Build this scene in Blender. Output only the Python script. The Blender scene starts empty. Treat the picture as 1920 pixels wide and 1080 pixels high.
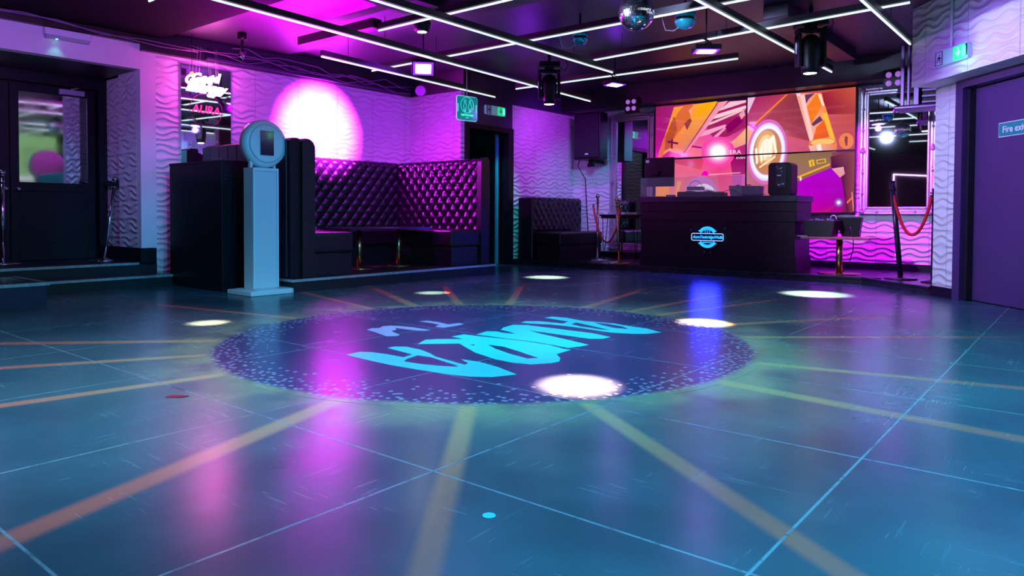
import bpy, math, random
from math import sin, cos, pi, radians, degrees, sqrt, atan2
from mathutils import Vector, Matrix, geometry
random.seed(7)
SC = bpy.context.scene
COL = SC.collection

# ------------------------------------------------------------------ camera
F_PX, PITCH, ROLL, YAW = 1352.0, radians(1.5), radians(0.29), radians(39.08)
fw = Vector((cos(YAW)*cos(PITCH), sin(YAW)*cos(PITCH), -sin(PITCH)))
rt = Vector((sin(YAW), -cos(YAW), 0))
up = rt.cross(fw)
rt2 = rt*cos(ROLL)+up*sin(ROLL)
up2 = -rt*sin(ROLL)+up*cos(ROLL)
cam_data = bpy.data.cameras.new('camera')
cam_data.sensor_width = 36.0
cam_data.lens = F_PX/1920*36
cam_data.shift_y = -104/1920
cam_data.clip_start = 0.05
cam = bpy.data.objects.new('camera', cam_data)
COL.objects.link(cam)
M = Matrix((rt2, up2, -fw)).transposed().to_4x4()
M.translation = Vector((0, 0, 0.80))
cam.matrix_world = M
SC.camera = cam

# ------------------------------------------------------------------ view + world
SC.view_settings.view_transform = 'Standard'
SC.view_settings.look = 'None'
SC.view_settings.gamma = 1
SC.view_settings.exposure = 0.0
SC.view_settings.use_curve_mapping = False
w = bpy.data.worlds.new('world'); SC.world = w; w.use_nodes = True
w.node_tree.nodes['Background'].inputs[0].default_value = (0.08, 0.16, 0.6, 1)
w.node_tree.nodes['Background'].inputs[1].default_value = 0.05

# ------------------------------------------------------------------ lights of the room and added washes
def light(kind, name, loc, target=None, color=(1, 1, 1), power=100, size=0.1, size_y=None, spot=60, blend=0.5):
    d = bpy.data.lights.new(name, kind)
    d.energy = power; d.color = color
    if kind == 'AREA':
        d.size = size
        if size_y: d.shape = 'RECTANGLE'; d.size_y = size_y
    else:
        d.shadow_soft_size = size
    if kind == 'SPOT':
        d.spot_size = radians(spot); d.spot_blend = blend
    o = bpy.data.objects.new(name, d); COL.objects.link(o)
    o.location = loc
    if target is not None:
        o.rotation_euler = (Vector(target)-Vector(loc)).to_track_quat('-Z', 'Y').to_euler()
    return o
MAG = (0.40, 0.0, 1.0)
# flood fixture aimed at the left wall: the burnt-out patch
light('SPOT', 'wash_beam', (5.85, 6.35, 2.35), (5.93, 8.2, 1.90), (0.85, 0.020, 1.0), 15000, 0.05, spot=43, blend=0.85)
light('SPOT', 'wash_wide', (5.75, 6.3, 2.35), (5.8, 8.2, 1.9), MAG, 85, 0.05, spot=140, blend=0.8)
light('SPOT', 'wash_ceiling', (4.9, 6.4, 1.9), (4.7, 5.9, 2.85), (0.75, 0.0, 1.0), 620, 0.05, spot=130, blend=1)  # added uplight for the magenta ceiling, no fixture here
light('SPOT', 'wash_ceiling_near', (4.3, 7.1, 2.1), (4.35, 6.8, 2.8), (0.9, 0.0, 0.75), 190, 0.04, spot=130, blend=1)  # second added uplight, pinker, for the ceiling near the neon
light('SPOT', 'wash_ceiling_far', (7.2, 5.6, 2.1), (6.9, 5.6, 2.85), (0.25, 0.0, 1.0), 30, 0.05, spot=130, blend=1)  # weak violet uplight added for the ceiling farther back
# magenta washes added on the other panels, no fixtures for them
light('SPOT', 'wash_corner', (6.7, 6.7, 2.45), (7.7, 7.8, 1.7), MAG, 35, 0.05, spot=110, blend=0.8)
light('SPOT', 'wash_panels', (9.0, 5.9, 2.45), (9.8, 7.3, 1.6), (0.50, 0.02, 1.0), 85, 0.05, spot=110, blend=0.9)
light('SPOT', 'wash_stage', (9.6, 2.2, 2.3), (10.4, 2.2, 0.4), (0.55, 0.0, 1.0), 620, 0.05, spot=110, blend=0.9)
light('SPOT', 'wash_booth_side', (9.2, 1.9, 2.3), (9.4, 2.8, 0.5), MAG, 85, 0.05, spot=100, blend=0.9)
light('SPOT', 'uv_door', (6.2, 1.6, 2.45), (7.5, 0.5, 1.2), (0.30, 0.03, 1.0), 110, 0.05, spot=110, blend=0.9)
# added washes without fixtures: cyan on near floor and kiosk, lavender on exit side
light('SPOT', 'cyan_wash', (1.6, -0.9, 2.55), (2.6, 1.2, 0), (0.06, 0.62, 1.0), 980, 0.05, spot=98, blend=0.9)
light('SPOT', 'green_wash', (4.4, -0.8, 2.55), (4.6, 1.0, 0), (0.06, 0.72, 0.9), 440, 0.05, spot=92, blend=0.9)
light('SPOT', 'teal_wash', (-0.4, 3.2, 2.55), (1.3, 3.6, 0), (0.35, 0.72, 1.0), 660, 0.05, spot=84, blend=0.9)
light('SPOT', 'disc_wash', (3.6, 3.4, 2.45), (3.5, 3.1, 0), (0.15, 0.30, 1.0), 150, 0.05, spot=120, blend=0.9)
light('SPOT', 'lettering_wash', (3.0, 1.4, 2.45), (3.9, 3.3, 0), (0.0, 0.8, 0.75), 300, 0.05, spot=48, blend=0.9)  # spot added to lift the turquoise letters
light('SPOT', 'kiosk_wash', (3.4, 3.2, 2.4), (3.95, 6.4, 0.75), (0.02, 0.42, 1.0), 160, 0.05, spot=32, blend=0.6)
light('SPOT', 'pilaster_wash', (2.4, 4.2, 2.4), (3.7, 8.2, 1.0), (0.08, 0.45, 1.0), 190, 0.05, spot=24, blend=0.8)
light('SPOT', 'sofa_wash', (5.6, 6.9, 2.4), (7.1, 7.1, 1.0), (0.8, 0.0, 1.0), 160, 0.04, spot=90, blend=0.9)  # added to bring magenta onto the right sofa wing
light('SPOT', 'exit_wash', (4.6, 3.4, 2.4), (8.0, 1.0, 1.6), (0.48, 0.58, 1.0), 620, 0.05, spot=75, blend=0.8)
light('SPOT', 'mid_wash', (6.8, 4.2, 2.5), (10.4, 6.7, 1.0), (0.14, 0.50, 1.0), 330, 0.05, spot=34, blend=0.9)
light('SPOT', 'entrance_wash', (2.0, 5.6, 2.3), (2.8, 8.3, 2.4), (0.45, 0.14, 1.0), 150, 0.05, spot=90, blend=0.9)
# the round pools under the moving heads
for i, (px, py, hx, hy, e, sz) in enumerate([
        (2.80, 1.87, 3.9, 2.6, 11000, 8.0), (2.65, 4.98, 3.3, 5.1, 2600, 6.5), (5.11, 5.18, 5.03, 5.25, 3000, 8),
        (7.32, 5.38, 7.46, 5.46, 3600, 13), (5.02, 2.25, 5.8, 2.9, 6500, 8.5), (7.6, 2.2, 7.39, 2.23, 6000, 16)]):
    light('SPOT', 'head_beam', (hx, hy, 2.13), (px, py, 0), (1.0, 0.62, 0.34), e*1.7, 0.03, spot=sz*1.25, blend=1.0)
# foyer
light('POINT', 'foyer_lamp', (2.2, 8.8, 2.2), None, (0.4, 0.3, 0.8), 4, 0.1)

# ------------------------------------------------------------------ mesh helpers
class MB:
    def __init__(s): s.v = []; s.f = []; s.smooth = []; s.starts = []
    def add(s, vs, fs, sm=False):
        n = len(s.v); s.starts.append(n); s.v += [tuple(v) for v in vs]; s.f += [tuple(i+n for i in f) for f in fs]; s.smooth += [sm]*len(fs); return s
    def box(s, x0, x1, y0, y1, z0, z1):
        vs = [(x, y, z) for x in (x0, x1) for y in (y0, y1) for z in (z0, z1)]
        return s.add(vs, [(0, 1, 3, 2), (4, 6, 7, 5), (0, 4, 5, 1), (2, 3, 7, 6), (0, 2, 6, 4), (1, 5, 7, 3)])
    def obox(s, p0, p1, w_, h_, z_is=None):
        """bar from p0 to p1 with width w_ (horizontal) and height h_"""
        a, b = Vector(p0), Vector(p1); d = (b-a).normalized()
        r = d.cross(Vector((0, 0, 1)));
        if r.length < 1e-4: r = Vector((1, 0, 0))
        r.normalize(); u = r.cross(d).normalized()
        vs = []
        for p in (a, b):
            for i, j in ((-1, -1), (1, -1), (1, 1), (-1, 1)): vs.append(p+r*(i*w_/2)+u*(j*h_/2))
        return s.add(vs, [(0, 1, 2, 3), (7, 6, 5, 4), (0, 4, 5, 1), (1, 5, 6, 2), (2, 6, 7, 3), (3, 7, 4, 0)])
    def lathe(s, prof, c=(0, 0, 0), n=24, axis=None, caps=True):
        q = Matrix.Identity(3) if axis is None else Vector((0, 0, 1)).rotation_difference(Vector(axis)).to_matrix()
        vs = []; fs = []
        for r, z in prof:
            for i in range(n):
                a = 2*pi*i/n; vs.append(Vector(c)+q @ Vector((r*cos(a), r*sin(a), z)))
        for k in range(len(prof)-1):
            for i in range(n):
                j = (i+1) % n; fs.append((k*n+i, k*n+j, (k+1)*n+j, (k+1)*n+i))
        s.add(vs, fs, True)
        if caps:
            m = len(s.v)-len(vs)
            s.f.append(tuple(m+i for i in reversed(range(n)))); s.smooth.append(False)
            s.f.append(tuple(m+(len(prof)-1)*n+i for i in range(n))); s.smooth.append(False)
        return s
    def cyl(s, a, b, r, n=16, r2=None):
        a, b = Vector(a), Vector(b); L = (b-a).length
        return s.lathe([(r, 0), (r2 if r2 is not None else r, L)], a, n, (b-a).normalized())
    def sphere(s, c, r, n=20, m=12, sz=1):
        return s.lathe([(max(1e-4, r*sin(pi*k/m)), -r*cos(pi*k/m)*sz) for k in range(m+1)], c, n, caps=False)
    def tube(s, pts, r, n=8, closed=False):
        pts = [Vector(p) for p in pts]; N = len(pts); vs = []; fs = []
        prev = None
        for i, p in enumerate(pts):
            if closed: d = pts[(i+1) % N]-pts[i-1]
            else: d = pts[min(i+1, N-1)]-pts[max(i-1, 0)]
            if d.length < 1e-9: d = Vector((0, 0, 1))
            d.normalize()
            if prev is None:
                prev = d.orthogonal().normalized()
            else:
                prev = (prev-d*prev.dot(d))
                prev = prev.normalized() if prev.length > 1e-6 else d.orthogonal().normalized()
            b = d.cross(prev)
            for k in range(n):
                a = 2*pi*k/n; vs.append(p+prev*(r*cos(a))+b*(r*sin(a)))
        for i in range(N if closed else N-1):
            for k in range(n):
                l = (k+1) % n; j = (i+1) % N
                fs.append((i*n+k, i*n+l, j*n+l, j*n+k))
        if not closed: fs += [tuple(reversed(range(n))), tuple((N-1)*n+k for k in range(n))]
        return s.add(vs, fs, True)
    def prism(s, loops, fn, t):
        """loops of 2D points (first outer, then holes) mapped by fn(u, v, w) with thickness t"""
        pl = [[Vector((p[0], p[1], 0)) for p in L] for L in loops]
        tris = geometry.tessellate_polygon(pl)
        flat = [p for L in loops for p in L]; n = len(flat)
        vs = [fn(p[0], p[1], t) for p in flat]+[fn(p[0], p[1], 0) for p in flat]
        fs = []
        for tr in tris:
            fs.append(tuple(tr)); fs.append(tuple(i+n for i in reversed(tr)))
        o = 0
        for L in loops:
            m = len(L)
            for i in range(m):
                j = (i+1) % m; fs.append((o+i, o+j, n+o+j, n+o+i))
            o += m
        return s.add(vs, fs)

# parts that come in several pieces: every piece becomes an object of its own
SPLIT = {'side_boards': 'side_board', 'head_bracket': 'head_bracket', 'front_rail': 'front_rail', 'ball_top': 'ball_top', 'ring_band': 'ring_band', 'handles': 'handle',
         'feet': 'foot', 'screw_heads': 'screw_head', 'screws': 'screw', 'pad_seams': 'pad_seam', 'knobs': 'knob', 'side_bars': 'side_bar', 'hanging_wire': 'hanging_wire',
         'upper_board': 'upper_board', 'labels_and_sockets': 'label_mark', 'louvres': 'louvre', 'pedestal_frame': 'pedestal_frame', 'edge_trim': 'edge_trim', 'badge': 'badge',
         'closer_arm': 'closer_arm', 'ring_line': 'ring_line', 'crest': 'crest', 'channelled_back': 'channelled_panel', 'wall_bracket': 'wall_bracket', 'stand': 'stand',
         'mount': 'mount', 'figures': 'figure_outline', 'fixing_screws': 'fixing_screw', 'cap': 'cap', 'foot_frame': 'foot_frame'}
def obj(name, mb, m, parent=None, bevel=0, seg=2, loc=None, fix=True):
    if name in SPLIT and parent is not None and len(mb.starts) > 1:
        out = []; st = mb.starts+[len(mb.v)]
        for a_, b_ in zip(st[:-1], st[1:]):
            q_ = MB(); q_.v = mb.v[a_:b_]
            for f_, sm_ in zip(mb.f, mb.smooth):
                if a_ <= f_[0] < b_: q_.f.append(tuple(i_-a_ for i_ in f_)); q_.smooth.append(sm_)
            out.append(_obj(SPLIT[name], q_, m, parent, bevel, seg, loc, fix))
        return out[0]
    return _obj(name, mb, m, parent, bevel, seg, loc, fix)
def _obj(name, mb, m, parent=None, bevel=0, seg=2, loc=None, fix=True):
    me = bpy.data.meshes.new(name)
    me.from_pydata([tuple(v) for v in mb.v], [], mb.f)
    for p, sm in zip(me.polygons, mb.smooth): p.use_smooth = sm
    if fix:
        import bmesh
        bm = bmesh.new(); bm.from_mesh(me); bmesh.ops.recalc_face_normals(bm, faces=bm.faces); bm.to_mesh(me); bm.free()
    me.materials.append(m)
    o = bpy.data.objects.new(name, me); COL.objects.link(o)
    if parent: o.parent = parent
    if loc: o.location = loc
    if bevel:
        b = o.modifiers.new('bevel', 'BEVEL'); b.width = bevel; b.segments = seg; b.limit_method = 'ANGLE'; b.angle_limit = radians(40)
    return o
def tag(o, label, cat, group=None, kind=None):
    o['label'] = label; o['category'] = cat
    if group: o['group'] = group
    if kind: o['kind'] = kind
    return o
def thing(name, label, cat, loc=(0, 0, 0), rz=0, group=None):
    o = bpy.data.objects.new(name, None); COL.objects.link(o); o.empty_display_size = 0.1
    o.location = loc; o.rotation_euler = (0, 0, rz)
    return tag(o, label, cat, group)
def struct(name, mb, m, label=None, cat=None, bevel=0):
    o = obj(name, mb, m, bevel=bevel); o['kind'] = 'structure'
    o['label'] = label or name.replace('_', ' '); o['category'] = cat or name.split('_')[0]
    return o
def dup(root, loc=None, rz=None, label=None, group=None):
    def cp(o, par):
        c = o.copy(); COL.objects.link(c); c.parent = par
        for ch in [x for x in bpy.data.objects if x.parent == o]: cp(ch, c)
        return c
    r = cp(root, None)
    if loc: r.location = loc
    if rz is not None: r.rotation_euler = (0, 0, rz)
    if label: r['label'] = label
    if group: r['group'] = group
    return r
def text_mesh(name, s, size, m, parent, origin, right, upv, extrude=0.002, shear=0, align='CENTER', bold=0, sx=1):
    c = bpy.data.curves.new(name, 'FONT'); c.body = s; c.size = size; c.extrude = extrude; c.shear = shear
    c.align_x = align; c.align_y = 'CENTER'; c.offset = bold; c.resolution_u = 3
    t = bpy.data.objects.new(name, c); COL.objects.link(t)
    me = bpy.data.meshes.new_from_object(t)
    bpy.data.objects.remove(t)
    R, U = Vector(right).normalized(), Vector(upv).normalized(); N = R.cross(U)
    for v in me.vertices:
        p = Vector(v.co); v.co = Vector(origin)+R*(p.x*sx)+U*p.y+N*p.z
    me.materials.clear(); me.materials.append(m)
    o = bpy.data.objects.new(name, me); COL.objects.link(o)
    if parent: o.parent = parent
    return o

# ------------------------------------------------------------------ node helpers
class N:
    """tiny expression wrapper round shader math nodes"""
    def __init__(s, nt, sock): s.nt = nt; s.s = sock
    @staticmethod
    def _op(nt, op, *args):
        n = nt.nodes.new('ShaderNodeMath'); n.operation = op
        for i, a in enumerate(args):
            if isinstance(a, N): nt.links.new(a.s, n.inputs[i])
            else: n.inputs[i].default_value = a
        return N(nt, n.outputs[0])
    def __add__(s, o): return N._op(s.nt, 'ADD', s, o)
    __radd__ = __add__
    def __sub__(s, o): return N._op(s.nt, 'SUBTRACT', s, o)
    def __rsub__(s, o): return N._op(s.nt, 'SUBTRACT', o, s)
    def __mul__(s, o): return N._op(s.nt, 'MULTIPLY', s, o)
    __rmul__ = __mul__
    def f(s, op, *a): return N._op(s.nt, op, s, *a)
    def step(s, a, b):
        """smooth map of value from a..b to 0..1"""
        n = s.nt.nodes.new('ShaderNodeMapRange'); n.interpolation_type = 'SMOOTHSTEP'
        s.nt.links.new(s.s, n.inputs[0]); n.inputs[1].default_value = a; n.inputs[2].default_value = b
        return N(s.nt, n.outputs[0])
def new_mat(name):
    m = bpy.data.materials.new(name); m.use_nodes = True
    nt = m.node_tree; b = nt.nodes['Principled BSDF']
    return m, nt, b
def coords(nt):
    t = nt.nodes.new('ShaderNodeNewGeometry'); s = nt.nodes.new('ShaderNodeSeparateXYZ')
    nt.links.new(t.outputs['Position'], s.inputs[0])
    return t.outputs['Position'], N(nt, s.outputs[0]), N(nt, s.outputs[1]), N(nt, s.outputs[2])
def noise(nt, vec, scale, detail=3, rough=0.5, stretch=None):
    n = nt.nodes.new('ShaderNodeTexNoise'); n.inputs['Scale'].default_value = scale
    n.inputs['Detail'].default_value = detail; n.inputs['Roughness'].default_value = rough
    if stretch:
        mp = nt.nodes.new('ShaderNodeMapping'); mp.inputs['Scale'].default_value = stretch
        nt.links.new(vec, mp.inputs[0]); vec = mp.outputs[0]
    nt.links.new(vec, n.inputs['Vector'])
    return N(nt, n.outputs['Fac'])
def mix(nt, fac, a, b):
    n = nt.nodes.new('ShaderNodeMix'); n.data_type = 'RGBA'
    for i, x in ((0, fac), (6, a), (7, b)):
        if isinstance(x, N): nt.links.new(x.s, n.inputs[i])
        elif hasattr(x, 'is_linked'): nt.links.new(x, n.inputs[i])
        elif isinstance(x, (tuple, list)): n.inputs[i].default_value = (*x, 1)
        else: n.inputs[i].default_value = x
    return n.outputs[2]
def bump(nt, b, h, strength, dist):
    n = nt.nodes.new('ShaderNodeBump'); n.inputs['Strength'].default_value = strength; n.inputs['Distance'].default_value = dist
    nt.links.new(h.s if isinstance(h, N) else h, n.inputs['Height']); nt.links.new(n.outputs[0], b.inputs['Normal'])
_mc = {}
def mat(name, col, rough=0.5, metal=0, emi=None, es=0, var=0.15, sc=6, bp=0, spec=0.5, coat=0, alpha=1, trans=0):
    if name in _mc: return _mc[name]
    m, nt, b = new_mat(name)
    pos, x, y, z = coords(nt)
    nz = noise(nt, pos, sc, 4)
    c2 = tuple(min(1, c*(1+var)) for c in col); c1 = tuple(c*(1-var) for c in col)
    nt.links.new(mix(nt, nz, c1, c2), b.inputs['Base Color'])
    nt.links.new((nz*0.12+(rough-0.06)).s, b.inputs['Roughness'])
    b.inputs['Metallic'].default_value = metal
    b.inputs['Specular IOR Level'].default_value = spec
    b.inputs['Coat Weight'].default_value = coat
    b.inputs['Alpha'].default_value = alpha
    b.inputs['Transmission Weight'].default_value = trans
    if emi: b.inputs['Emission Color'].default_value = (*emi, 1); b.inputs['Emission Strength'].default_value = es
    if bp: bump(nt, b, noise(nt, pos, sc*8, 3), 0.3, bp)
    _mc[name] = m
    return m
def wave_mat(name, ang, col=(0.80, 0.80, 0.82), off=0.0):
    """white moulded panels with rippling horizontal waves; ang = direction of the wall"""
    m, nt, b = new_mat(name)
    pos, x, y, z = coords(nt)
    h = x*cos(ang)+y*sin(ang)+off
    amp = (z*17.0+h*1.1).f('SINE')*0.36+0.04
    nz = noise(nt, pos, 1.3, 1)
    ph = z*13.5+amp*((h*20.0+(z*1.7).f('SINE')*0.8).f('SINE'))+nz*0.7
    wv = (ph*(2*pi)).f('SINE')
    sharp = (wv*0.5+0.5).f('POWER', 1.5)
    seam = ((h*1.6).f('FRACT')-0.5).f('ABSOLUTE').step(0.492, 0.497)
    hgt = sharp-seam*0.6
    bump(nt, b, hgt, 1.0, 0.013)
    fine = noise(nt, pos, 9, 3)
    base = mix(nt, fine, tuple(c*0.94 for c in col), col)
    nt.links.new(mix(nt, seam*0.35, base, (0.3, 0.3, 0.33)), b.inputs['Base Color'])
    b.inputs['Roughness'].default_value = 0.55
    return m

# ------------------------------------------------------------------ materials
WHITE_X = wave_mat('moulded_panels_x', 0)
WHITE_Y = wave_mat('moulded_panels_y', pi/2, off=0.21)
WHITE_D = wave_mat('moulded_panels_diagonal', radians(41))
PLASTER = mat('white_plaster', (0.72, 0.72, 0.74), 0.7, var=0.05)
BLACK = mat('black_paint', (0.012, 0.012, 0.016), 0.45)
BLACKWOOD = mat('black_stained_wood', (0.004, 0.0045, 0.010), 0.45, bp=0.001, sc=3, spec=0.3)
CEIL = mat('dark_ceiling_paint', (0.028, 0.017, 0.042), 0.42, var=0.15, sc=1.2)
SOFFIT = mat('dark_brown_soffit', (0.03, 0.02, 0.02), 0.4, var=.4)
LEATHER = mat('black_leather', (0.012, 0.008, 0.018), 0.27, var=0.3, bp=0.0006, sc=14, spec=0.6)
LEATHER_P = mat('smooth_black_leather', (0.007, 0.006, 0.012), 0.40, var=0.3, bp=0.0006, sc=14)
CHROME = mat('chrome', (0.75, 0.75, 0.78), 0.14, 1, var=.03)
BRASS = mat('brass', (0.80, 0.48, 0.25), 0.24, 1, var=.05)
NOSE = mat('scuffed_metal_nosing', (0.55, 0.60, 0.66), 0.35, 0.6, var=.5, sc=25)
STEP = mat('scuffed_black_step', (0.02, 0.022, 0.03), 0.35, var=.6, sc=9)
PLASTIC = mat('black_plastic', (0.004, 0.004, 0.007), 0.40, spec=0.25)
GREYPL = mat('grey_plastic', (0.32, 0.36, 0.45), 0.45)
WHITEPL = mat('white_painted_metal', (0.72, 0.76, 0.80), 0.35, var=.04)
ROPE = mat('red_velvet_rope', (0.80, 0.01, 0.03), 0.8, var=.3, sc=60)
TUBE_E = mat('led_tube_light', (0.9, 0.95, 1), 0.5, emi=(0.76, 0.97, 1.0), es=1.15)
TRIMDK = mat('dark_purple_trim', (0.05, 0.03, 0.10), 0.4)
DOORP = mat('purple_black_door', (0.05, 0.03, 0.11), 0.45, var=.2)
MIRROR = mat('mirror_glass', (0.86, 0.88, 0.9), 0.06, 1, var=0.0)
MIRROR.node_tree.nodes['Principled BSDF'].inputs['Roughness'].default_value = 0.02
for l in list(MIRROR.node_tree.links):
    if l.to_socket.name == 'Roughness': MIRROR.node_tree.links.remove(l)
def emis(name, c, s): return mat(name, tuple(min(1, x*0.6+.05) for x in c), 0.4, emi=c, es=s)

# ------------------------------------------------------------------ floor
CX, CY, CR = 3.50, 3.05, 1.655
RAYS = [135, 151, 170.3, -161, -141.5, -124.3, -97, -78.2, -49, -32, -12, -2.4, 11.6, 34.4, 49.2, 62.5, 75.9, 100.7]
def floor_mat():
    m, nt, b = new_mat('printed_floor_tiles')
    pos, x, y, z = coords(nt)
    n1 = noise(nt, pos, 0.9, 4); n2 = noise(nt, pos, 2.6, 2, .5); n3 = noise(nt, pos, 30, 3)
    dx, dy = x-CX, y-CY
    r = (dx*dx+dy*dy).f('SQRT')
    col = mix(nt, n1.step(.3, .7), (0.024, 0.065, 0.095), (0.040, 0.105, 0.140))
    col = mix(nt, n2.step(.35, .85)*0.5, col, (0.05, 0.14, 0.19))
    # parquet-like scratches: two directions in 1/3 m blocks
    ck = (((x-0.58)*3.0).f('FLOOR')+((y-0.59)*3.0).f('FLOOR'))*0.5
    ckf = ck.f('FRACT').step(.2, .3)
    sx = noise(nt, pos, 1.0, 2, .6, (3.2, 70, 1)); sy = noise(nt, pos, 1.0, 2, .6, (70, 3.2, 1))
    scr = (sx*ckf+sy*(1-ckf)).step(.58, .72)*n2.step(.48, .66)
    # printed yellow halo hugging the disc, fading outwards
    halo = (1-r.step(CR-.02, CR+.5))*n2.step(.25, .65)
    col = mix(nt, halo*.75, col, (0.42, 0.40, 0.20))
    haze = (1-r.step(CR+.1, CR+1.5))*n1.step(.35, .6)*.20
    col = mix(nt, haze, col, (0.26, 0.30, 0.22))
    # printed rays
    total = None
    for k, a in enumerate(RAYS):
        ca, sa = cos(radians(a)), sin(radians(a))
        t = dx*ca+dy*sa; d = (dx*(-sa)+dy*ca).f('ABSOLUTE')
        hw = 0.034 if k % 3 else 0.042
        s = (1-d.step(hw*.5, hw*1.6))*t.step(1.2, 1.5)
        total = s if total is None else total.f('MAXIMUM', s)
    raymask = total*(1-r.step(3.0, 3.7))*r.step(CR, CR+.04)*(n3*0.25+.78)
    raycol = mix(nt, r.step(CR, CR+1.2), (0.80, 0.45, 0.18), (0.90, 0.16, 0.10))
    col = mix(nt, raymask*0.7, col, raycol)
    # dark disc with a speckled rim
    disc = 1-r.step(CR-.05, CR+.01)
    col = mix(nt, disc, col, mix(nt, n2, (0.028, 0.038, 0.12), (0.05, 0.06, 0.16)))
    vo = nt.nodes.new('ShaderNodeTexVoronoi'); vo.voronoi_dimensions = '2D'; vo.inputs['Scale'].default_value = 21; nt.links.new(pos, vo.inputs['Vector'])
    vd = N(nt, vo.outputs['Distance'])
    sepc = nt.nodes.new('ShaderNodeSeparateColor'); nt.links.new(vo.outputs['Color'], sepc.inputs[0])
    rnd = N(nt, sepc.outputs[0])
    dens = r.step(CR-.42, CR-.02)
    dots = (1-vd.step(.16, .30))*((dens-rnd).step(-.02, .02))*(1-r.step(CR-.02, CR+.03))
    col = mix(nt, dots*.75, col, (0.42, 0.40, 0.52))
    col = mix(nt, scr*.22, col, (0.30, 0.40, 0.46))
    # tile seams
    fx = (((x-1.57)*(1/0.987))+20.5).f('FRACT')-0.5
    fy = (((y-0.588)*(1/0.997))+20.5).f('FRACT')-0.5
    sm = (fx.f('ABSOLUTE')*0.987).f('MINIMUM', fy.f('ABSOLUTE')*0.997)
    line = 1-sm.step(.0025, .0055)
    worn = n2.step(.27, .40)*(n3.step(.3,.5)*.5+.5)
    col = mix(nt, line*.9, col, mix(nt, worn, (0.01, 0.015, 0.03), (0.24, 0.31, 0.36)))
    nt.links.new(col, b.inputs['Base Color'])
    nt.links.new((n1*0.16+0.17+scr*.1).s, b.inputs['Roughness'])
    b.inputs['Specular IOR Level'].default_value = 0.42
    hh = line*(-.6)+scr*.10
    bump(nt, b, hh, 0.25, 0.0015)
    return m
FLOOR = floor_mat()
struct('floor', MB().box(-5, 10.6, -3.2, 12.2, -0.1, 0), FLOOR, 'dark tiled dance floor with printed sun rays')

# traced outlines in metres on the floor / on the screen wall
LETTERS = [('letter_a', 'c', [[(4.448, 3.289), (4.536, 3.268), (4.551, 3.143), (4.507, 3.001), (4.502, 2.938), (4.545, 2.725), (4.508, 2.593), (4.49, 2.424), (4.414, 2.281), (4.302, 2.322), (4.234, 2.401), (4.185, 2.526), (4.195, 2.656), (4.215, 2.816), (4.216, 2.93), (4.205, 3.059), (4.144, 3.194), (4.131, 3.266), (4.208, 3.285), (4.273, 3.211), (4.299, 3.007), (4.406, 3.032), (4.429, 3.16)], [(4.314, 2.95), (4.408, 2.964), (4.341, 2.786), (4.268, 2.585), (4.247, 2.653), (4.267, 2.832)], [(4.493, 2.874), (4.499, 2.745), (4.465, 2.604), (4.382, 2.512), (4.367, 2.618), (4.418, 2.751)]]), ('letter_u', 'c', [[(3.532, 3.166), (3.673, 3.202), (3.71, 3.145), (3.698, 3.076), (3.722, 2.98), (3.764, 3.082), (3.784, 3.167), (3.868, 3.217), (4.011, 3.243), (4.067, 3.155), (4.075, 2.794), (4.077, 2.616), (4.026, 2.442), (3.942, 2.445), (3.886, 2.51), (3.889, 2.667), (3.892, 3.019), (3.827, 2.838), (3.767, 2.617), (3.7, 2.397), (3.618, 2.408), (3.534, 2.439), (3.558, 2.562), (3.567, 2.697), (3.554, 2.864), (3.535, 3.13)]]), ('letter_r', 'c', [[(3.044, 3.209), (3.177, 3.277), (3.248, 3.229), (3.355, 3.105), (3.366, 3.234), (3.482, 3.231), (3.491, 3.114), (3.509, 3.011), (3.538, 2.761), (3.536, 2.588), (3.516, 2.515), (3.49, 2.432), (3.492, 2.386), (3.409, 2.384), (3.331, 2.375), (3.255, 2.294), (3.177, 2.246), (3.113, 2.255), (3.02, 2.319), (2.989, 2.423), (2.998, 2.548), (3.067, 2.758), (3.156, 2.918), (3.215, 3.019), (3.217, 3.03)], [(3.303, 2.87), (3.317, 2.758), (3.264, 2.605), (3.177, 2.385), (3.125, 2.423), (3.162, 2.572), (3.232, 2.748)], [(3.226, 2.96), (3.261, 2.93), (3.221, 2.909)]]), ('letter_a', 'c', [[(2.549, 3.263), (2.647, 3.276), (2.687, 3.222), (2.705, 3.113), (2.708, 2.969), (2.794, 2.989), (2.809, 3.079), (2.837, 3.249), (2.891, 3.247), (2.932, 3.19), (2.922, 3.051), (2.881, 2.935), (2.837, 2.849), (2.779, 2.572), (2.824, 2.588), (2.873, 2.686), (2.887, 2.568), (2.855, 2.415), (2.782, 2.226), (2.662, 2.28), (2.599, 2.369), (2.57, 2.462), (2.556, 2.572), (2.541, 2.685), (2.528, 2.867), (2.531, 2.985), (2.537, 3.124)], [(2.693, 2.923), (2.799, 2.951), (2.809, 2.862), (2.737, 2.571), (2.717, 2.571), (2.675, 2.66), (2.646, 2.762), (2.632, 2.885)]]), ('letter_t', 'g', [[(3.688, 3.879), (3.748, 3.856), (3.753, 3.75), (3.722, 3.611), (3.822, 3.592), (3.803, 3.53), (3.702, 3.522), (3.592, 3.528), (3.586, 3.583), (3.606, 3.621), (3.67, 3.64), (3.689, 3.759)]]), ('letter_w', 'g', [[(3.188, 3.865), (3.256, 3.886), (3.288, 3.849), (3.352, 3.895), (3.406, 3.882), (3.439, 3.825), (3.464, 3.706), (3.46, 3.522), (3.414, 3.53), (3.387, 3.589), (3.368, 3.774), (3.321, 3.712), (3.26, 3.697), (3.231, 3.629), (3.195, 3.537), (3.152, 3.523), (3.104, 3.563), (3.127, 3.642), (3.17, 3.783)]])]
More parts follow.
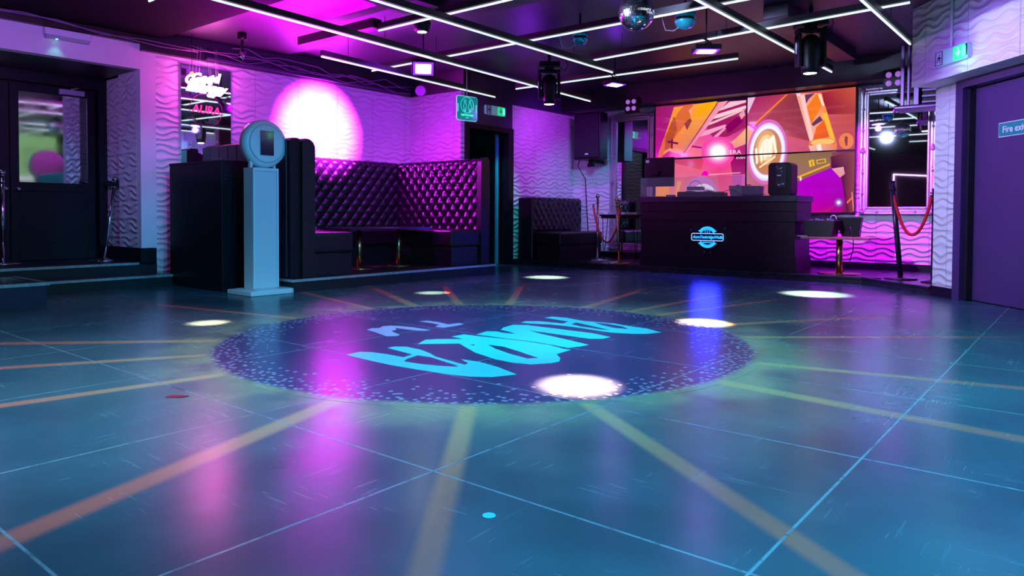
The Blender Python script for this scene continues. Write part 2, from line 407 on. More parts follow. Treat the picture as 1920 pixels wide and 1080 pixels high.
PICTURE = [([(5.635,2.526),(4.034,2.489),(4.023,1.676),(5.625,1.679)],((0.3,0.01,0.1),(0.4,0.02,0.22),(0.85,0.06,0.25),(0.55,0,0.3))),([(4.663,2.372),(4.034,2.475),(4.023,1.676),(4.858,1.674)],((0.45,0.02,0.2),(0.32,0.01,0.12),(0.75,0.08,0.32),(0.95,0.06,0.45))),([(5.205,2.487),(4.494,2.512),(4.549,2.403),(4.747,2.147),(5.097,1.74),(5.281,1.805),(5.482,1.688),(5.452,1.814),(5.361,2.036),(5.286,2.242)],((1,0.32,0.02),(1,0.45,0.02),(1,0.38,0.02),(0.9,0.28,0.08),(0.75,0.18,0.1),(0.9,0.3,0.1),(0.95,0.25,0.06),(0.9,0.2,0.03),(0.95,0.25,0.03),(1,0.3,0.02))),([(5.031,2.5),(4.883,2.503),(4.925,2.311),(5.057,2.155),(5.206,1.984),(5.359,1.809),(5.404,1.698),(5.475,1.701),(5.392,1.981),(5.135,2.398)],((0.75,0.14,0.03),)),([(5.211,2.334),(5.18,2.318),(5.147,2.12),(5.222,1.971),(5.236,1.859),(5.359,1.809),(5.346,2.035)],((0.5,0.07,0.02),)),([(5.028,2.216),(4.924,2.298),(4.902,2.241),(4.982,2.109)],((0.28,0.04,0.03),)),([(4.78,2.491),(4.494,2.508),(4.62,2.382),(4.836,2.277)],((1,0.42,0),)),([(4.956,2.41),(4.882,2.473),(4.91,2.31),(4.895,2.268)],((1,0.35,0.25),)),([(4.718,2.131),(4.35,2.159),(4.03,2.148),(4.023,1.676),(5.081,1.684),(5.097,1.74)],((0.8,0.03,0.3),(0.75,0.02,0.35),(0.5,0.02,0.22),(0.8,0.12,0.3),(0.95,0.15,0.25),(0.95,0.2,0.25))),([(4.494,2.492),(4.327,2.503),(4.774,1.999),(5.022,1.723),(5.097,1.738),(4.747,2.147)],((0.85,0.28,0.35),(0.95,0.35,0.45),(0.9,0.3,0.5),(0.95,0.3,0.4),(0.8,0.15,0.2),(0.8,0.15,0.2))),([(4.501,2.479),(4.48,2.48),(5.037,1.731),(5.052,1.731)],((0.25,0.02,0.05),)),([(4.66,2.127),(4.547,2.254),(4.464,2.368),(4.367,2.427),(4.038,2.463),(4.033,2.096),(4.319,1.97),(4.543,1.957)],((0.35,0.01,0.12),)),([(4.478,2.359),(4.299,2.487),(4.038,2.484),(4.038,2.456),(4.38,2.381)],((0.95,0.55,0.65),)),([(4.561,2.249),(4.492,2.317),(4.043,2.411),(4.042,2.365),(4.463,2.261)],((0.95,0.6,0.68),)),([(4.653,2.154),(4.589,2.203),(4.133,2.347),(4.045,2.346),(4.546,2.18)],((0.95,0.5,0.6),)),([(4.767,1.998),(4.688,2.082),(4.363,2.153),(4.335,2.124),(4.63,2.017)],((0.95,0.35,0.55),)),([(4.544,1.984),(4.363,2.12),(4.335,2.104),(4.515,1.942)],((0.95,0.3,0.5),)),([(4.334,2.024),(4.363,2.12),(4.186,2.252),(4.118,2.234),(4.09,2.179),(4.265,2.04)],((0.25,0,0.1),)),([(4.153,2.289),(4.079,2.336),(4.058,2.268),(4.118,2.207)],((0.85,0.35,0.4),)),([(4.311,1.836),(4.009,2.101),(3.942,2.037),(3.937,1.685),(4.179,1.73)],((0.9,0.25,0.2),(1,0.5,0.15),(1,0.55,0.25),(0.9,0.3,0.4),(0.85,0.12,0.3))),([(5.306,1.965),(5.122,1.926),(5.129,1.896),(5.314,1.937)],((0.13,0,0.06),)),([(5.245,1.986),(5.214,1.982),(5.22,1.83),(5.248,1.839)],((0.13,0,0.06),)),([(4.89,1.868),(4.656,1.821),(4.67,1.802),(4.904,1.842)],((0.4,0,0.2),)),([(4.303,1.756),(4.032,1.847),(4.03,1.69),(4.302,1.696)],((0.5,0.02,0.2),)),([(5.641,1.623),(4.036,1.657),(4.028,1.066),(5.635,1.076)],((0.8,0.12,0.2),(0.8,0.1,0.25),(0.8,0.15,0.35),(0.9,0.25,0.2))),([(5.203,1.661),(4.683,1.666),(4.738,1.484),(5.187,1.605)],((0.5,0.04,0.12),(0.7,0.04,0.15),(0.75,0.08,0.15),(0.6,0.08,0.12))),([(4.697,1.667),(4.288,1.662),(4.232,1.088),(4.419,1.09),(4.48,1.415),(4.738,1.45)],((0.9,0.05,0.28),(0.85,0.05,0.25),(0.95,0.12,0.28),(0.95,0.12,0.25),(0.85,0.05,0.25),(0.9,0.1,0.3))),([(4.288,1.649),(4.036,1.661),(4.033,1.401),(4.243,1.394)],((0.35,0,0.12),(0.25,0,0.08),(0.4,0.02,0.2),(0.4,0.02,0.18))),([(4.257,1.395),(4.033,1.401),(4.028,1.066),(4.225,1.068)],((0.6,0.1,0.45),)),([(4.745,1.402),(4.695,1.462),(4.651,1.468),(4.593,1.391)],((0.9,0,0.5),)),([(4.622,1.419),(4.121,1.43),(4.12,1.414),(4.622,1.399)],((0.95,0.3,0.45),)),([(5.463,1.331),(5.275,1.284),(5.257,1.086),(5.491,1.089)],((0.95,0.3,0.08),)),([(5.138,1.323),(5.062,1.321),(5.12,1.099),(5.165,1.099)],((0.95,0.35,0.15),)),([(4.461,1.091),(4.464,1.129),(4.471,1.166),(4.483,1.202),(4.499,1.236),(4.519,1.268),(4.543,1.298),(4.57,1.323),(4.6,1.345),(4.632,1.363),(4.666,1.376),(4.701,1.385),(4.737,1.388),(4.773,1.387),(4.809,1.38),(4.843,1.369),(4.876,1.353),(4.906,1.332),(4.933,1.307),(4.957,1.278),(4.978,1.246),(4.994,1.211),(5.005,1.175),(5.012,1.136),(5.014,1.097)],((0.6,0.2,0.6),)),([(4.489,1.084),(4.491,1.108),(4.497,1.132),(4.505,1.154),(4.517,1.176),(4.532,1.196),(4.549,1.214),(4.569,1.231),(4.591,1.244),(4.615,1.255),(4.64,1.264),(4.666,1.269),(4.692,1.271),(4.719,1.27),(4.745,1.266),(4.77,1.259),(4.794,1.248),(4.816,1.235),(4.836,1.22),(4.853,1.202),(4.868,1.182),(4.88,1.16),(4.888,1.137),(4.893,1.113),(4.895,1.089)],((0.85,0.75,1),)),([(4.532,1.071),(4.533,1.089),(4.538,1.106),(4.544,1.123),(4.554,1.139),(4.565,1.154),(4.579,1.168),(4.595,1.18),(4.612,1.19),(4.63,1.198),(4.65,1.204),(4.671,1.208),(4.691,1.21),(4.712,1.209),(4.733,1.206),(4.752,1.2),(4.771,1.193),(4.788,1.183),(4.804,1.171),(4.818,1.158),(4.829,1.143),(4.838,1.127),(4.845,1.11),(4.849,1.093),(4.85,1.075)],((0.65,0.35,0.75),)),([(4.206,1.731),(4.214,1.783),(4.233,1.833),(4.265,1.879),(4.307,1.918),(4.357,1.949),(4.414,1.97),(4.473,1.979),(4.533,1.977),(4.59,1.963),(4.641,1.938),(4.684,1.903),(4.716,1.86),(4.736,1.811),(4.742,1.758),(4.734,1.704),(4.713,1.653),(4.68,1.606),(4.636,1.567),(4.584,1.537),(4.527,1.517),(4.467,1.509),(4.408,1.513),(4.352,1.528),(4.302,1.554),(4.261,1.589),(4.231,1.632),(4.212,1.68)],((0.95,0.06,0.4),)),([(4.261,1.734),(4.267,1.775),(4.283,1.815),(4.308,1.851),(4.341,1.882),(4.381,1.906),(4.425,1.923),(4.472,1.93),(4.519,1.928),(4.564,1.917),(4.605,1.897),(4.638,1.869),(4.663,1.835),(4.679,1.796),(4.684,1.755),(4.678,1.713),(4.661,1.672),(4.635,1.636),(4.601,1.604),(4.56,1.581),(4.515,1.565),(4.467,1.558),(4.421,1.561),(4.376,1.573),(4.337,1.594),(4.305,1.621),(4.281,1.655),(4.266,1.693)],((0.98,0.15,0.5),)),([(4.302,1.736),(4.307,1.769),(4.32,1.801),(4.34,1.83),(4.367,1.855),(4.399,1.874),(4.434,1.887),(4.472,1.893),(4.51,1.891),(4.545,1.882),(4.577,1.866),(4.604,1.844),(4.624,1.817),(4.637,1.786),(4.641,1.753),(4.636,1.719),(4.623,1.687),(4.602,1.657),(4.574,1.633),(4.542,1.613),(4.506,1.601),(4.468,1.596),(4.43,1.598),(4.395,1.607),(4.364,1.624),(4.338,1.646),(4.318,1.673),(4.306,1.703)],((1,0.35,0.7),)),([(4.337,1.738),(4.341,1.764),(4.351,1.789),(4.367,1.812),(4.388,1.832),(4.413,1.847),(4.442,1.857),(4.471,1.862),(4.501,1.861),(4.53,1.853),(4.555,1.841),(4.576,1.823),(4.592,1.802),(4.602,1.777),(4.605,1.751),(4.601,1.724),(4.591,1.699),(4.574,1.676),(4.553,1.656),(4.527,1.641),(4.498,1.631),(4.468,1.627),(4.439,1.628),(4.411,1.636),(4.386,1.649),(4.365,1.666),(4.349,1.688),(4.34,1.712)],((1,0.7,0.9),)),([(4.365,1.739),(4.368,1.76),(4.376,1.78),(4.388,1.798),(4.405,1.813),(4.425,1.825),(4.448,1.834),(4.471,1.837),(4.495,1.836),(4.517,1.83),(4.537,1.82),(4.554,1.807),(4.566,1.79),(4.574,1.77),(4.576,1.75),(4.573,1.729),(4.565,1.708),(4.552,1.69),(4.535,1.675),(4.515,1.663),(4.492,1.655),(4.469,1.651),(4.445,1.653),(4.423,1.659),(4.403,1.669),(4.387,1.683),(4.375,1.7),(4.367,1.719)],((1,1,1),)),([(4.036,2.528),(2.518,2.524),(2.505,1.681),(4.025,1.681)],((0.35,0.01,0.12),(0.6,0.08,0.04),(0.5,0.06,0.07),(0.75,0.12,0.3))),([(3.465,2.498),(3.252,2.497),(3.113,1.82),(3.44,1.923),(3.765,2.184)],((0.33,0.05,0.05),(0.25,0.03,0.05),(0.35,0.04,0.07),(0.5,0.08,0.12),(0.45,0.05,0.1))),([(2.997,2.484),(2.518,2.524),(2.512,2.15),(2.898,2.182)],((0.35,0.01,0.04),(0.65,0.1,0.05),(0.45,0.05,0.05),(0.3,0.01,0.04))),([(3.96,2.104),(3.473,2.51),(3.445,2.508),(3.929,2.093)],((1,0.22,0.03),)),([(4.024,2.515),(3.909,2.516),(4.012,2.291),(4.026,2.292)],((0.85,0.5,0.75),)),([(4.031,2.109),(4.0,2.107),(3.893,2.021),(3.969,1.8),(4.025,1.689)],((0.95,0.4,0.2),(0.95,0.45,0.2),(0.9,0.4,0.35),(0.85,0.3,0.4),(0.85,0.3,0.4))),([(3.333,2.51),(2.997,2.488),(2.776,1.768),(2.782,1.671),(3.11,1.663),(3.152,1.756),(3.129,1.804)],((0.95,0.4,0.3),(0.95,0.25,0.05),(0.95,0.3,0.05),(0.9,0.3,0.1),(0.9,0.4,0.35),(0.95,0.4,0.4),(0.95,0.45,0.4))),([(3.276,2.476),(3.219,2.482),(3.081,1.834),(3.126,1.821)],((1,0.6,0.55),)),([(3.211,2.481),(3.075,2.489),(3.154,2.421),(3.193,2.355)],((0.13,0.03,0.12),)),([(3.184,2.305),(3.059,2.466),(2.981,2.475),(2.955,2.35),(3.117,2.068),(3.142,2.152)],((0.95,0.2,0.01),)),([(3.117,2.068),(3.007,2.171),(2.967,2.106),(3.092,2.033)],((0.13,0.03,0.1),)),([(3.097,1.835),(3.052,2.014),(2.913,2.151),(2.839,1.869),(2.893,1.872)],((0.9,0.1,0.01),(0.95,0.15,0.01),(0.9,0.12,0.01),(0.85,0.08,0.01),(0.8,0.08,0.01))),([(2.98,2.205),(2.914,2.211),(2.797,1.793),(2.838,1.763),(2.895,1.937)],((1,0.5,0.04),)),([(3.036,2.464),(2.997,2.476),(2.947,2.3),(2.978,2.303)],((1,0.75,0.6),)),([(3.333,2.51),(3.268,2.508),(3.28,2.466),(3.316,2.475)],((0.95,0.7,0.8),)),([(2.78,1.798),(2.786,1.813),(2.801,1.827),(2.823,1.839),(2.853,1.85),(2.888,1.858),(2.927,1.862),(2.968,1.864),(3.009,1.861),(3.048,1.856),(3.083,1.847),(3.111,1.836),(3.133,1.822),(3.145,1.807),(3.149,1.792),(3.143,1.776),(3.128,1.762),(3.104,1.749),(3.074,1.739),(3.038,1.731),(2.998,1.727),(2.957,1.726),(2.916,1.728),(2.878,1.734),(2.844,1.743),(2.816,1.754),(2.796,1.768),(2.784,1.782)],((0.8,0.2,0.04),)),([(2.808,1.81),(2.813,1.82),(2.825,1.83),(2.844,1.838),(2.869,1.845),(2.899,1.85),(2.932,1.853),(2.966,1.854),(3.001,1.852),(3.034,1.848),(3.063,1.842),(3.088,1.835),(3.106,1.826),(3.117,1.816),(3.12,1.805),(3.115,1.795),(3.103,1.785),(3.083,1.777),(3.058,1.77),(3.027,1.765),(2.994,1.762),(2.959,1.762),(2.924,1.764),(2.892,1.768),(2.863,1.773),(2.839,1.781),(2.822,1.79),(2.811,1.8)],((1,0.55,0.15),)),([(3.144,1.755),(3.049,1.783),(2.776,1.768),(2.79,1.639),(2.889,1.575),(3.014,1.572),(3.102,1.621)],((0.95,0.5,0.4),(0.95,0.4,0.2),(0.85,0.2,0.05),(0.75,0.2,0.2),(0.5,0.05,0.6),(0.55,0.2,0.7),(0.9,0.4,0.5))),([(3.049,1.775),(2.986,1.78),(2.968,1.68),(3.023,1.667)],((1,0.8,0.7),)),([(2.566,1.799),(2.569,1.825),(2.577,1.85),(2.59,1.873),(2.607,1.891),(2.627,1.904),(2.649,1.912),(2.672,1.914),(2.693,1.909),(2.713,1.898),(2.73,1.881),(2.743,1.86),(2.75,1.836),(2.753,1.81),(2.749,1.784),(2.741,1.758),(2.728,1.736),(2.71,1.717),(2.69,1.704),(2.668,1.697),(2.646,1.695),(2.624,1.701),(2.604,1.712),(2.588,1.728),(2.575,1.749),(2.568,1.773)],((0.85,0.22,0.05),)),([(2.672,1.874),(2.641,1.856),(2.644,1.744),(2.662,1.737),(2.681,1.811)],((0.25,0.03,0.02),)),([(4.03,1.664),(2.534,1.666),(2.543,0.841),(4.018,0.826)],((0.55,0.15,0.3),(0.15,0.03,0.02),(0.1,0.005,0.03),(0.6,0.15,0.2))),([(3.655,1.663),(2.829,1.673),(2.856,1.479),(3.348,1.296),(3.533,1.471)],((0.32,0.18,0.1),(0.25,0.12,0.05),(0.28,0.15,0.06),(0.35,0.15,0.12),(0.35,0.17,0.15))),([(3.441,1.666),(3.438,1.738),(3.442,1.81),(3.453,1.879),(3.47,1.944),(3.494,2.004),(3.523,2.056),(3.557,2.101),(3.596,2.136),(3.637,2.16),(3.681,2.174),(3.727,2.177),(3.772,2.168),(3.817,2.147),(3.86,2.116),(3.899,2.074),(3.934,2.023),(3.964,1.964),(3.989,1.899),(4.006,1.828),(4.017,1.755),(4.02,1.68),(4.016,1.606),(4.005,1.534),(3.986,1.467),(3.961,1.407),(3.93,1.354),(3.894,1.31),(3.855,1.276),(3.812,1.253),(3.767,1.241),(3.721,1.242),(3.676,1.253),(3.632,1.276),(3.59,1.309),(3.552,1.352),(3.518,1.403),(3.49,1.462),(3.467,1.526),(3.451,1.595)],((0.75,0.15,0.55),)),([(3.471,1.67),(3.468,1.735),(3.472,1.799),(3.481,1.861),(3.497,1.919),(3.518,1.972),(3.544,2.019),(3.575,2.059),(3.609,2.09),(3.647,2.112),(3.686,2.125),(3.727,2.127),(3.767,2.118),(3.807,2.1),(3.845,2.072),(3.88,2.035),(3.911,1.989),(3.938,1.937),(3.96,1.878),(3.976,1.815),(3.985,1.75),(3.988,1.683),(3.984,1.617),(3.974,1.553),(3.958,1.494),(3.935,1.44),(3.908,1.392),(3.876,1.353),(3.84,1.323),(3.802,1.302),(3.762,1.292),(3.721,1.292),(3.681,1.302),(3.641,1.322),(3.604,1.352),(3.57,1.39),(3.54,1.436),(3.515,1.488),(3.494,1.545),(3.479,1.607)],((0.75,0.65,1),)),([(3.488,1.673),(3.486,1.733),(3.489,1.793),(3.498,1.85),(3.512,1.905),(3.532,1.954),(3.557,1.998),(3.585,2.035),(3.617,2.064),(3.652,2.084),(3.689,2.096),(3.726,2.097),(3.764,2.09),(3.801,2.073),(3.836,2.046),(3.869,2.012),(3.898,1.97),(3.923,1.921),(3.943,1.866),(3.958,1.808),(3.966,1.747),(3.969,1.685),(3.966,1.624),(3.956,1.565),(3.941,1.509),(3.92,1.459),(3.895,1.415),(3.865,1.378),(3.832,1.35),(3.797,1.331),(3.759,1.321),(3.721,1.321),(3.684,1.33),(3.647,1.349),(3.613,1.377),(3.581,1.412),(3.553,1.455),(3.529,1.503),(3.51,1.557),(3.496,1.614)],((0.95,0.9,1),)),([(3.521,1.678),(3.519,1.73),(3.521,1.781),(3.529,1.831),(3.542,1.878),(3.559,1.92),(3.58,1.958),(3.604,1.99),(3.632,2.015),(3.662,2.032),(3.694,2.042),(3.726,2.043),(3.759,2.037),(3.79,2.022),(3.821,1.999),(3.849,1.969),(3.874,1.933),(3.895,1.891),(3.912,1.844),(3.925,1.794),(3.932,1.742),(3.934,1.688),(3.931,1.636),(3.923,1.585),(3.91,1.537),(3.893,1.494),(3.871,1.456),(3.845,1.425),(3.817,1.401),(3.786,1.384),(3.754,1.376),(3.722,1.375),(3.689,1.383),(3.658,1.399),(3.628,1.423),(3.601,1.453),(3.577,1.49),(3.556,1.532),(3.54,1.578),(3.528,1.627)],((0.55,0.3,0.6),)),([(3.531,1.68),(3.529,1.729),(3.531,1.778),(3.539,1.825),(3.551,1.869),(3.567,1.91),(3.587,1.946),(3.61,1.976),(3.637,1.999),(3.665,2.016),(3.695,2.025),(3.726,2.027),(3.757,2.02),(3.787,2.006),(3.816,1.985),(3.842,1.956),(3.866,1.922),(3.886,1.882),(3.903,1.837),(3.914,1.79),(3.922,1.74),(3.924,1.69),(3.921,1.64),(3.913,1.591),(3.901,1.546),(3.884,1.505),(3.863,1.469),(3.839,1.439),(3.812,1.416),(3.783,1.4),(3.753,1.392),(3.722,1.392),(3.691,1.4),(3.661,1.415),(3.633,1.437),(3.607,1.466),(3.584,1.501),(3.564,1.541),(3.549,1.584),(3.538,1.631)],((0.6,0.22,0.1),)),([(3.589,1.746),(3.587,1.798),(3.593,1.849),(3.605,1.897),(3.622,1.939),(3.645,1.974),(3.673,2.0),(3.703,2.016),(3.735,2.021),(3.768,2.016),(3.8,2.0),(3.829,1.974),(3.854,1.938),(3.875,1.895),(3.89,1.847),(3.898,1.795),(3.899,1.742),(3.894,1.69),(3.882,1.642),(3.863,1.6),(3.84,1.565),(3.812,1.539),(3.781,1.524),(3.749,1.519),(3.716,1.526),(3.685,1.543),(3.656,1.569),(3.631,1.605),(3.611,1.648),(3.597,1.695)],((0.8,0.4,0.15),)),([(3.627,1.752),(3.626,1.792),(3.63,1.83),(3.639,1.865),(3.652,1.897),(3.669,1.923),(3.69,1.943),(3.713,1.955),(3.737,1.959),(3.761,1.955),(3.785,1.942),(3.807,1.923),(3.826,1.896),(3.841,1.864),(3.852,1.828),(3.859,1.789),(3.86,1.749),(3.856,1.711),(3.847,1.675),(3.833,1.643),(3.815,1.617),(3.794,1.597),(3.771,1.586),(3.747,1.582),(3.722,1.587),(3.699,1.599),(3.677,1.62),(3.659,1.646),(3.644,1.678),(3.633,1.714)],((0.95,0.65,0.35),)),([(3.66,1.758),(3.659,1.785),(3.662,1.813),(3.668,1.838),(3.678,1.861),(3.69,1.879),(3.705,1.893),(3.721,1.902),(3.738,1.904),(3.756,1.901),(3.773,1.893),(3.788,1.879),(3.802,1.86),(3.813,1.837),(3.82,1.811),(3.825,1.784),(3.826,1.756),(3.823,1.728),(3.816,1.702),(3.806,1.68),(3.794,1.661),(3.779,1.647),(3.763,1.639),(3.745,1.637),(3.728,1.64),(3.711,1.649),(3.696,1.663),(3.683,1.682),(3.672,1.705),(3.664,1.73)],((1,0.9,0.7),)),([(3.907,1.762),(3.872,1.778),(3.857,1.552),(3.886,1.536)],((1,0.97,0.85),)),([(3.845,1.724),(3.812,1.826),(3.791,1.584),(3.817,1.567)],((1,0.97,0.85),)),([(3.777,1.824),(3.735,1.89),(3.74,1.616),(3.765,1.6)],((1,0.97,0.85),)),([(3.709,1.872),(3.642,1.953),(3.663,1.647),(3.697,1.631)],((1,0.97,0.85),)),([(3.659,1.954),(3.625,1.935),(3.579,1.677),(3.612,1.661)],((1,0.97,0.85),)),([(3.842,1.499),(3.612,1.653),(3.6,1.63),(3.833,1.478)],((1,0.85,0.6),)),([(3.348,1.276),(2.864,1.467),(2.731,1.345),(2.65,1.021),(2.693,0.84),(3.357,0.838)],((0.5,0,0.6),(0.35,0,0.6),(0.4,0,0.55),(0.35,0,0.3),(0.45,0,0.2),(0.55,0,0.55))),([(3.127,1.174),(2.698,1.183),(2.65,1.021),(2.877,0.84),(3.122,0.839)],((0.5,0,0.6),(0.4,0,0.5),(0.35,0,0.35),(0.5,0.01,0.15),(0.55,0,0.35))),([(2.858,1.602),(2.534,1.659),(2.55,0.844),(2.633,0.84),(2.716,1.345),(2.84,1.446)],((0.1,0.01,0.02),(0.25,0.07,0.02),(0.3,0.05,0.05),(0.1,0,0.02),(0.06,0,0.02),(0.08,0,0.03))),([(3.351,1.322),(2.869,1.509),(2.86,1.486),(3.34,1.296)],((0.85,0.4,0.03),)),([(3.348,1.296),(2.859,1.479),(2.853,1.447),(3.334,1.259)],((0.28,0.12,0.04),)),([(3.149,1.56),(3.077,1.574),(3.06,1.487),(3.131,1.47)],((0.85,0.5,0.02),)),([(3.045,1.566),(2.92,1.58),(2.913,1.522),(3.035,1.506)],((0.85,0.5,0.02),)),([(3.029,1.555),(2.932,1.566),(2.927,1.531),(3.024,1.519)],((0.3,0.14,0.05),)),([(3.112,1.542),(3.09,1.548),(3.093,1.538),(3.099,1.535),(3.093,1.485),(3.103,1.484)],((0.25,0.12,0.03),)),([(2.84,1.438),(2.688,1.457),(2.668,1.36),(2.731,1.313)],((0.85,0.35,0.35),(0.8,0.4,0.4),(0.7,0.3,0.3),(0.85,0.3,0.25))),([(2.642,0.981),(2.576,1.049),(2.568,1.028),(2.631,0.956)],((1,0.15,0.05),)),([(2.57,1.116),(2.543,0.86),(2.555,0.857),(2.581,1.108)],((0.9,0.3,0.3),)),([(2.683,0.973),(2.687,0.994),(2.697,1.012),(2.713,1.026),(2.732,1.034),(2.752,1.034),(2.771,1.027),(2.786,1.013),(2.796,0.995),(2.799,0.973),(2.795,0.952),(2.785,0.934),(2.769,0.92),(2.75,0.912),(2.73,0.912),(2.711,0.92),(2.696,0.933),(2.686,0.952)],((0.3,0.05,0.4),)),([(2.704,0.973),(2.707,0.986),(2.713,0.998),(2.723,1.007),(2.735,1.011),(2.748,1.011),(2.76,1.007),(2.769,0.998),(2.775,0.987),(2.777,0.973),(2.775,0.96),(2.768,0.948),(2.759,0.939),(2.747,0.935),(2.734,0.935),(2.722,0.939),(2.712,0.948),(2.706,0.96)],((0.4,0.3,0.8),)),([(2.721,0.973),(2.722,0.98),(2.726,0.987),(2.731,0.991),(2.738,0.994),(2.745,0.994),(2.751,0.991),(2.756,0.987),(2.76,0.98),(2.761,0.973),(2.759,0.966),(2.756,0.96),(2.75,0.955),(2.744,0.952),(2.737,0.952),(2.731,0.955),(2.725,0.959),(2.722,0.966)],((0.85,0.95,1),)),([(3.234,1.31),(3.236,1.323),(3.24,1.334),(3.247,1.34),(3.254,1.34),(3.26,1.334),(3.265,1.324),(3.266,1.311),(3.264,1.298),(3.26,1.287),(3.253,1.281),(3.246,1.281),(3.239,1.287),(3.235,1.297)],((1,0.7,0.6),)),([(3.364,1.246),(3.128,1.257),(3.125,1.075),(3.361,1.078)],((0.45,0,0.55),))]

# lettering on the disc
g = thing('floor_graphic', 'round dark floor print with turquoise brush lettering and speckled rim', 'floor graphic', (CX, CY, 0))
db = MB().lathe([(1.70, 0), (1.70, 0.0015)], (0, 0, 0), 96)
obj('disc', db, FLOOR, g)
CY_L = mat('turquoise_lettering', (0.0, 0.66, 0.74), 0.35, var=.06)
GR_L = mat('lavender_lettering', (0.40, 0.36, 0.55), 0.4, var=.1)
for nm, c, loops in LETTERS:
    o = obj(nm, MB().prism([[(p[0]-CX, p[1]-CY) for p in L] for L in loops], lambda u, v, t: (u, v, 0.0015+t*1.0), 0.001), CY_L if c == 'c' else GR_L, g)
    o['label'] = ('turquoise letter' if c == 'c' else 'small lavender letter')

# ------------------------------------------------------------------ room shell
H = 2.85
struct('ceiling', MB().box(-5, 10.6, -3.2, 12.2, H, H+.1), CEIL)
struct('wall_back', MB().box(-4.1, -4, -3.2, 8.2, 0, H), BLACK, 'dark wall behind the viewer')
struct('wall_right', MB().box(-4, 8.6, -3.1, -3, 0, H).box(8.6, 8.7, -3.1, 1.12, 0, H), BLACK, 'dark wall to the right of the viewer')
# left wall: panels behind the sofa
w = MB().box(3.77, 7.62, 8.2, 8.3, 0, 2.565)
struct('wall_left', w, WHITE_X, 'white rippled panel wall behind the tufted sofa')
MATTE = mat('matt_black_board', (0.003, 0.003, 0.005), 0.85, spec=0.1)
struct('trim_1', MB().box(3.6, 7.6, 8.12, 8.3, 2.566, H), BLACK, 'dark beam above the left wall panels', 'beam')
struct('trim_2', MB().box(3.601, 3.769, 8.2, 8.3, 0.24, 2.62), PLASTER, 'flat white pilaster beside the entrance recess', 'pilaster')
struct('trim_3', MB().box(-4, 3.6, 8.2, 8.32, 2.365, 2.64), PLASTER, 'plain white header over the entrance recess', 'header')
struct('trim_4', MB().box(-4, 3.77, 8.14, 8.32, 2.641, H), SOFFIT, 'dark beam above the white header', 'beam')
struct('trim_5', MB().box(-4, 3.6, 8.321, 9.3, 2.365, 2.45), SOFFIT, 'dark soffit of the entrance recess', 'soffit')
struct('wall_entrance_side', MB().box(3.6, 3.7, 8.301, 8.75, 0.24, 2.364).box(3.66, 3.76, 8.75, 9.3, .24, 2.364), WHITE_Y, 'white rippled side wall of the entrance recess')
struct('wall_entrance', MB().box(-4, 3.9, 9.34, 9.45, 0, H), BLACKWOOD, 'black timber wall around the entrance doors')
# plinth blocks
struct('baseboard_entrance', MB().box(3.56, 3.599, 8.2, 9.3, .24, .40).box(3.55, 3.72, 8.1, 8.199, .24, .40), BLACKWOOD, 'black skirting block at the entrance pilaster')
# sofa corner jog + door wall + panel wall
JX, DY = 7.62, 7.15
struct('wall_jog', MB().box(JX, JX+.08, DY, 8.3, 0, 2.565), WHITE_Y, 'short white rippled wall between sofa corner and doorway')
struct('trim_6', MB().box(JX-.05, JX+.1, DY-.1, 8.12, 2.566, H), BLACK, 'dark beam above the short wall', 'beam')
struct('wall_panels', MB().box(8.80, 10.6, DY, DY+.1, 0.09, 2.50), WHITE_X, 'white rippled wall between doorway and speaker')
struct('baseboard_panels', MB().box(8.8, 10.6, DY-.015, DY+.1, 0, 0.09), BLACKWOOD, 'black skirting below the panel wall')
struct('wall_over_door', MB().box(JX+.08, 8.8, DY, DY+.1, 2.12, H).box(8.8, 10.6, DY, DY+.1, 2.501, H), TRIMDK, 'dark boarding above the toilet doorway')
struct('trim_7', MB().box(7.70, 7.78, DY-.03, DY+.12, 0, 2.12).box(8.68, 8.80, DY-.03, DY+.12, 0, 2.12).box(7.78, 8.68, DY-.03, DY+.12, 2.05, 2.12), BLACKWOOD, 'black door frame of the toilet doorway', 'door frame')
TEAL = mat('teal_painted_door_edge', (0.05, 0.35, 0.42), 0.5)
dr = thing('open_door', 'teal edged door standing open inside the toilet doorway', 'door', (8.64, DY+.14, 0))
obj('edge_strip', MB().box(-.05, .0, 0.0, .035, 0.01, 2.03), mat('teal_door', (0.02, .38, .48), .5), dr, .003)
obj('door_leaf', MB().box(-.045, .0, 0.0355, .78, 0.01, 2.03), BLACKWOOD, dr, .004)
struct('wall_corridor', MB().box(7.0, 10, 9.3, 9.4, 0, H).box(7.6, 7.7, 8.3, 9.3, 0, H).box(9.4, 9.5, DY+.1, 9.3, 0, H), BLACK, 'dark corridor walls behind the toilet doorway')
light('POINT', 'corridor_lamp', (8.2, 7.9, 2.5), None, (0.15, 0.75, 0.9), 1.5, .05)
light('SPOT', 'door_edge_light', (8.2, 6.6, 2.4), (8.6, 7.3, 1.0), (0.0, .9, .85), 70, .03, spot=40, blend=.8)  # spot added to turn the teal strip greener, no lamp there
# screen wall
struct('wall_screen', MB().box(10.5, 10.6, 1.2, DY+.1, 0.0, 2.53), WHITE_Y, 'white rippled wall behind the video screens')
struct('trim_8', MB().box(10.12, 10.5, 1.2, DY, 2.54, H), BLACK, 'black bulkhead above the video screens', 'bulkhead')
struct('baseboard_screen', MB().box(10.47, 10.5, 1.3, DY, 0.08, 0.17), BLACKWOOD, 'black skirting behind the stage')
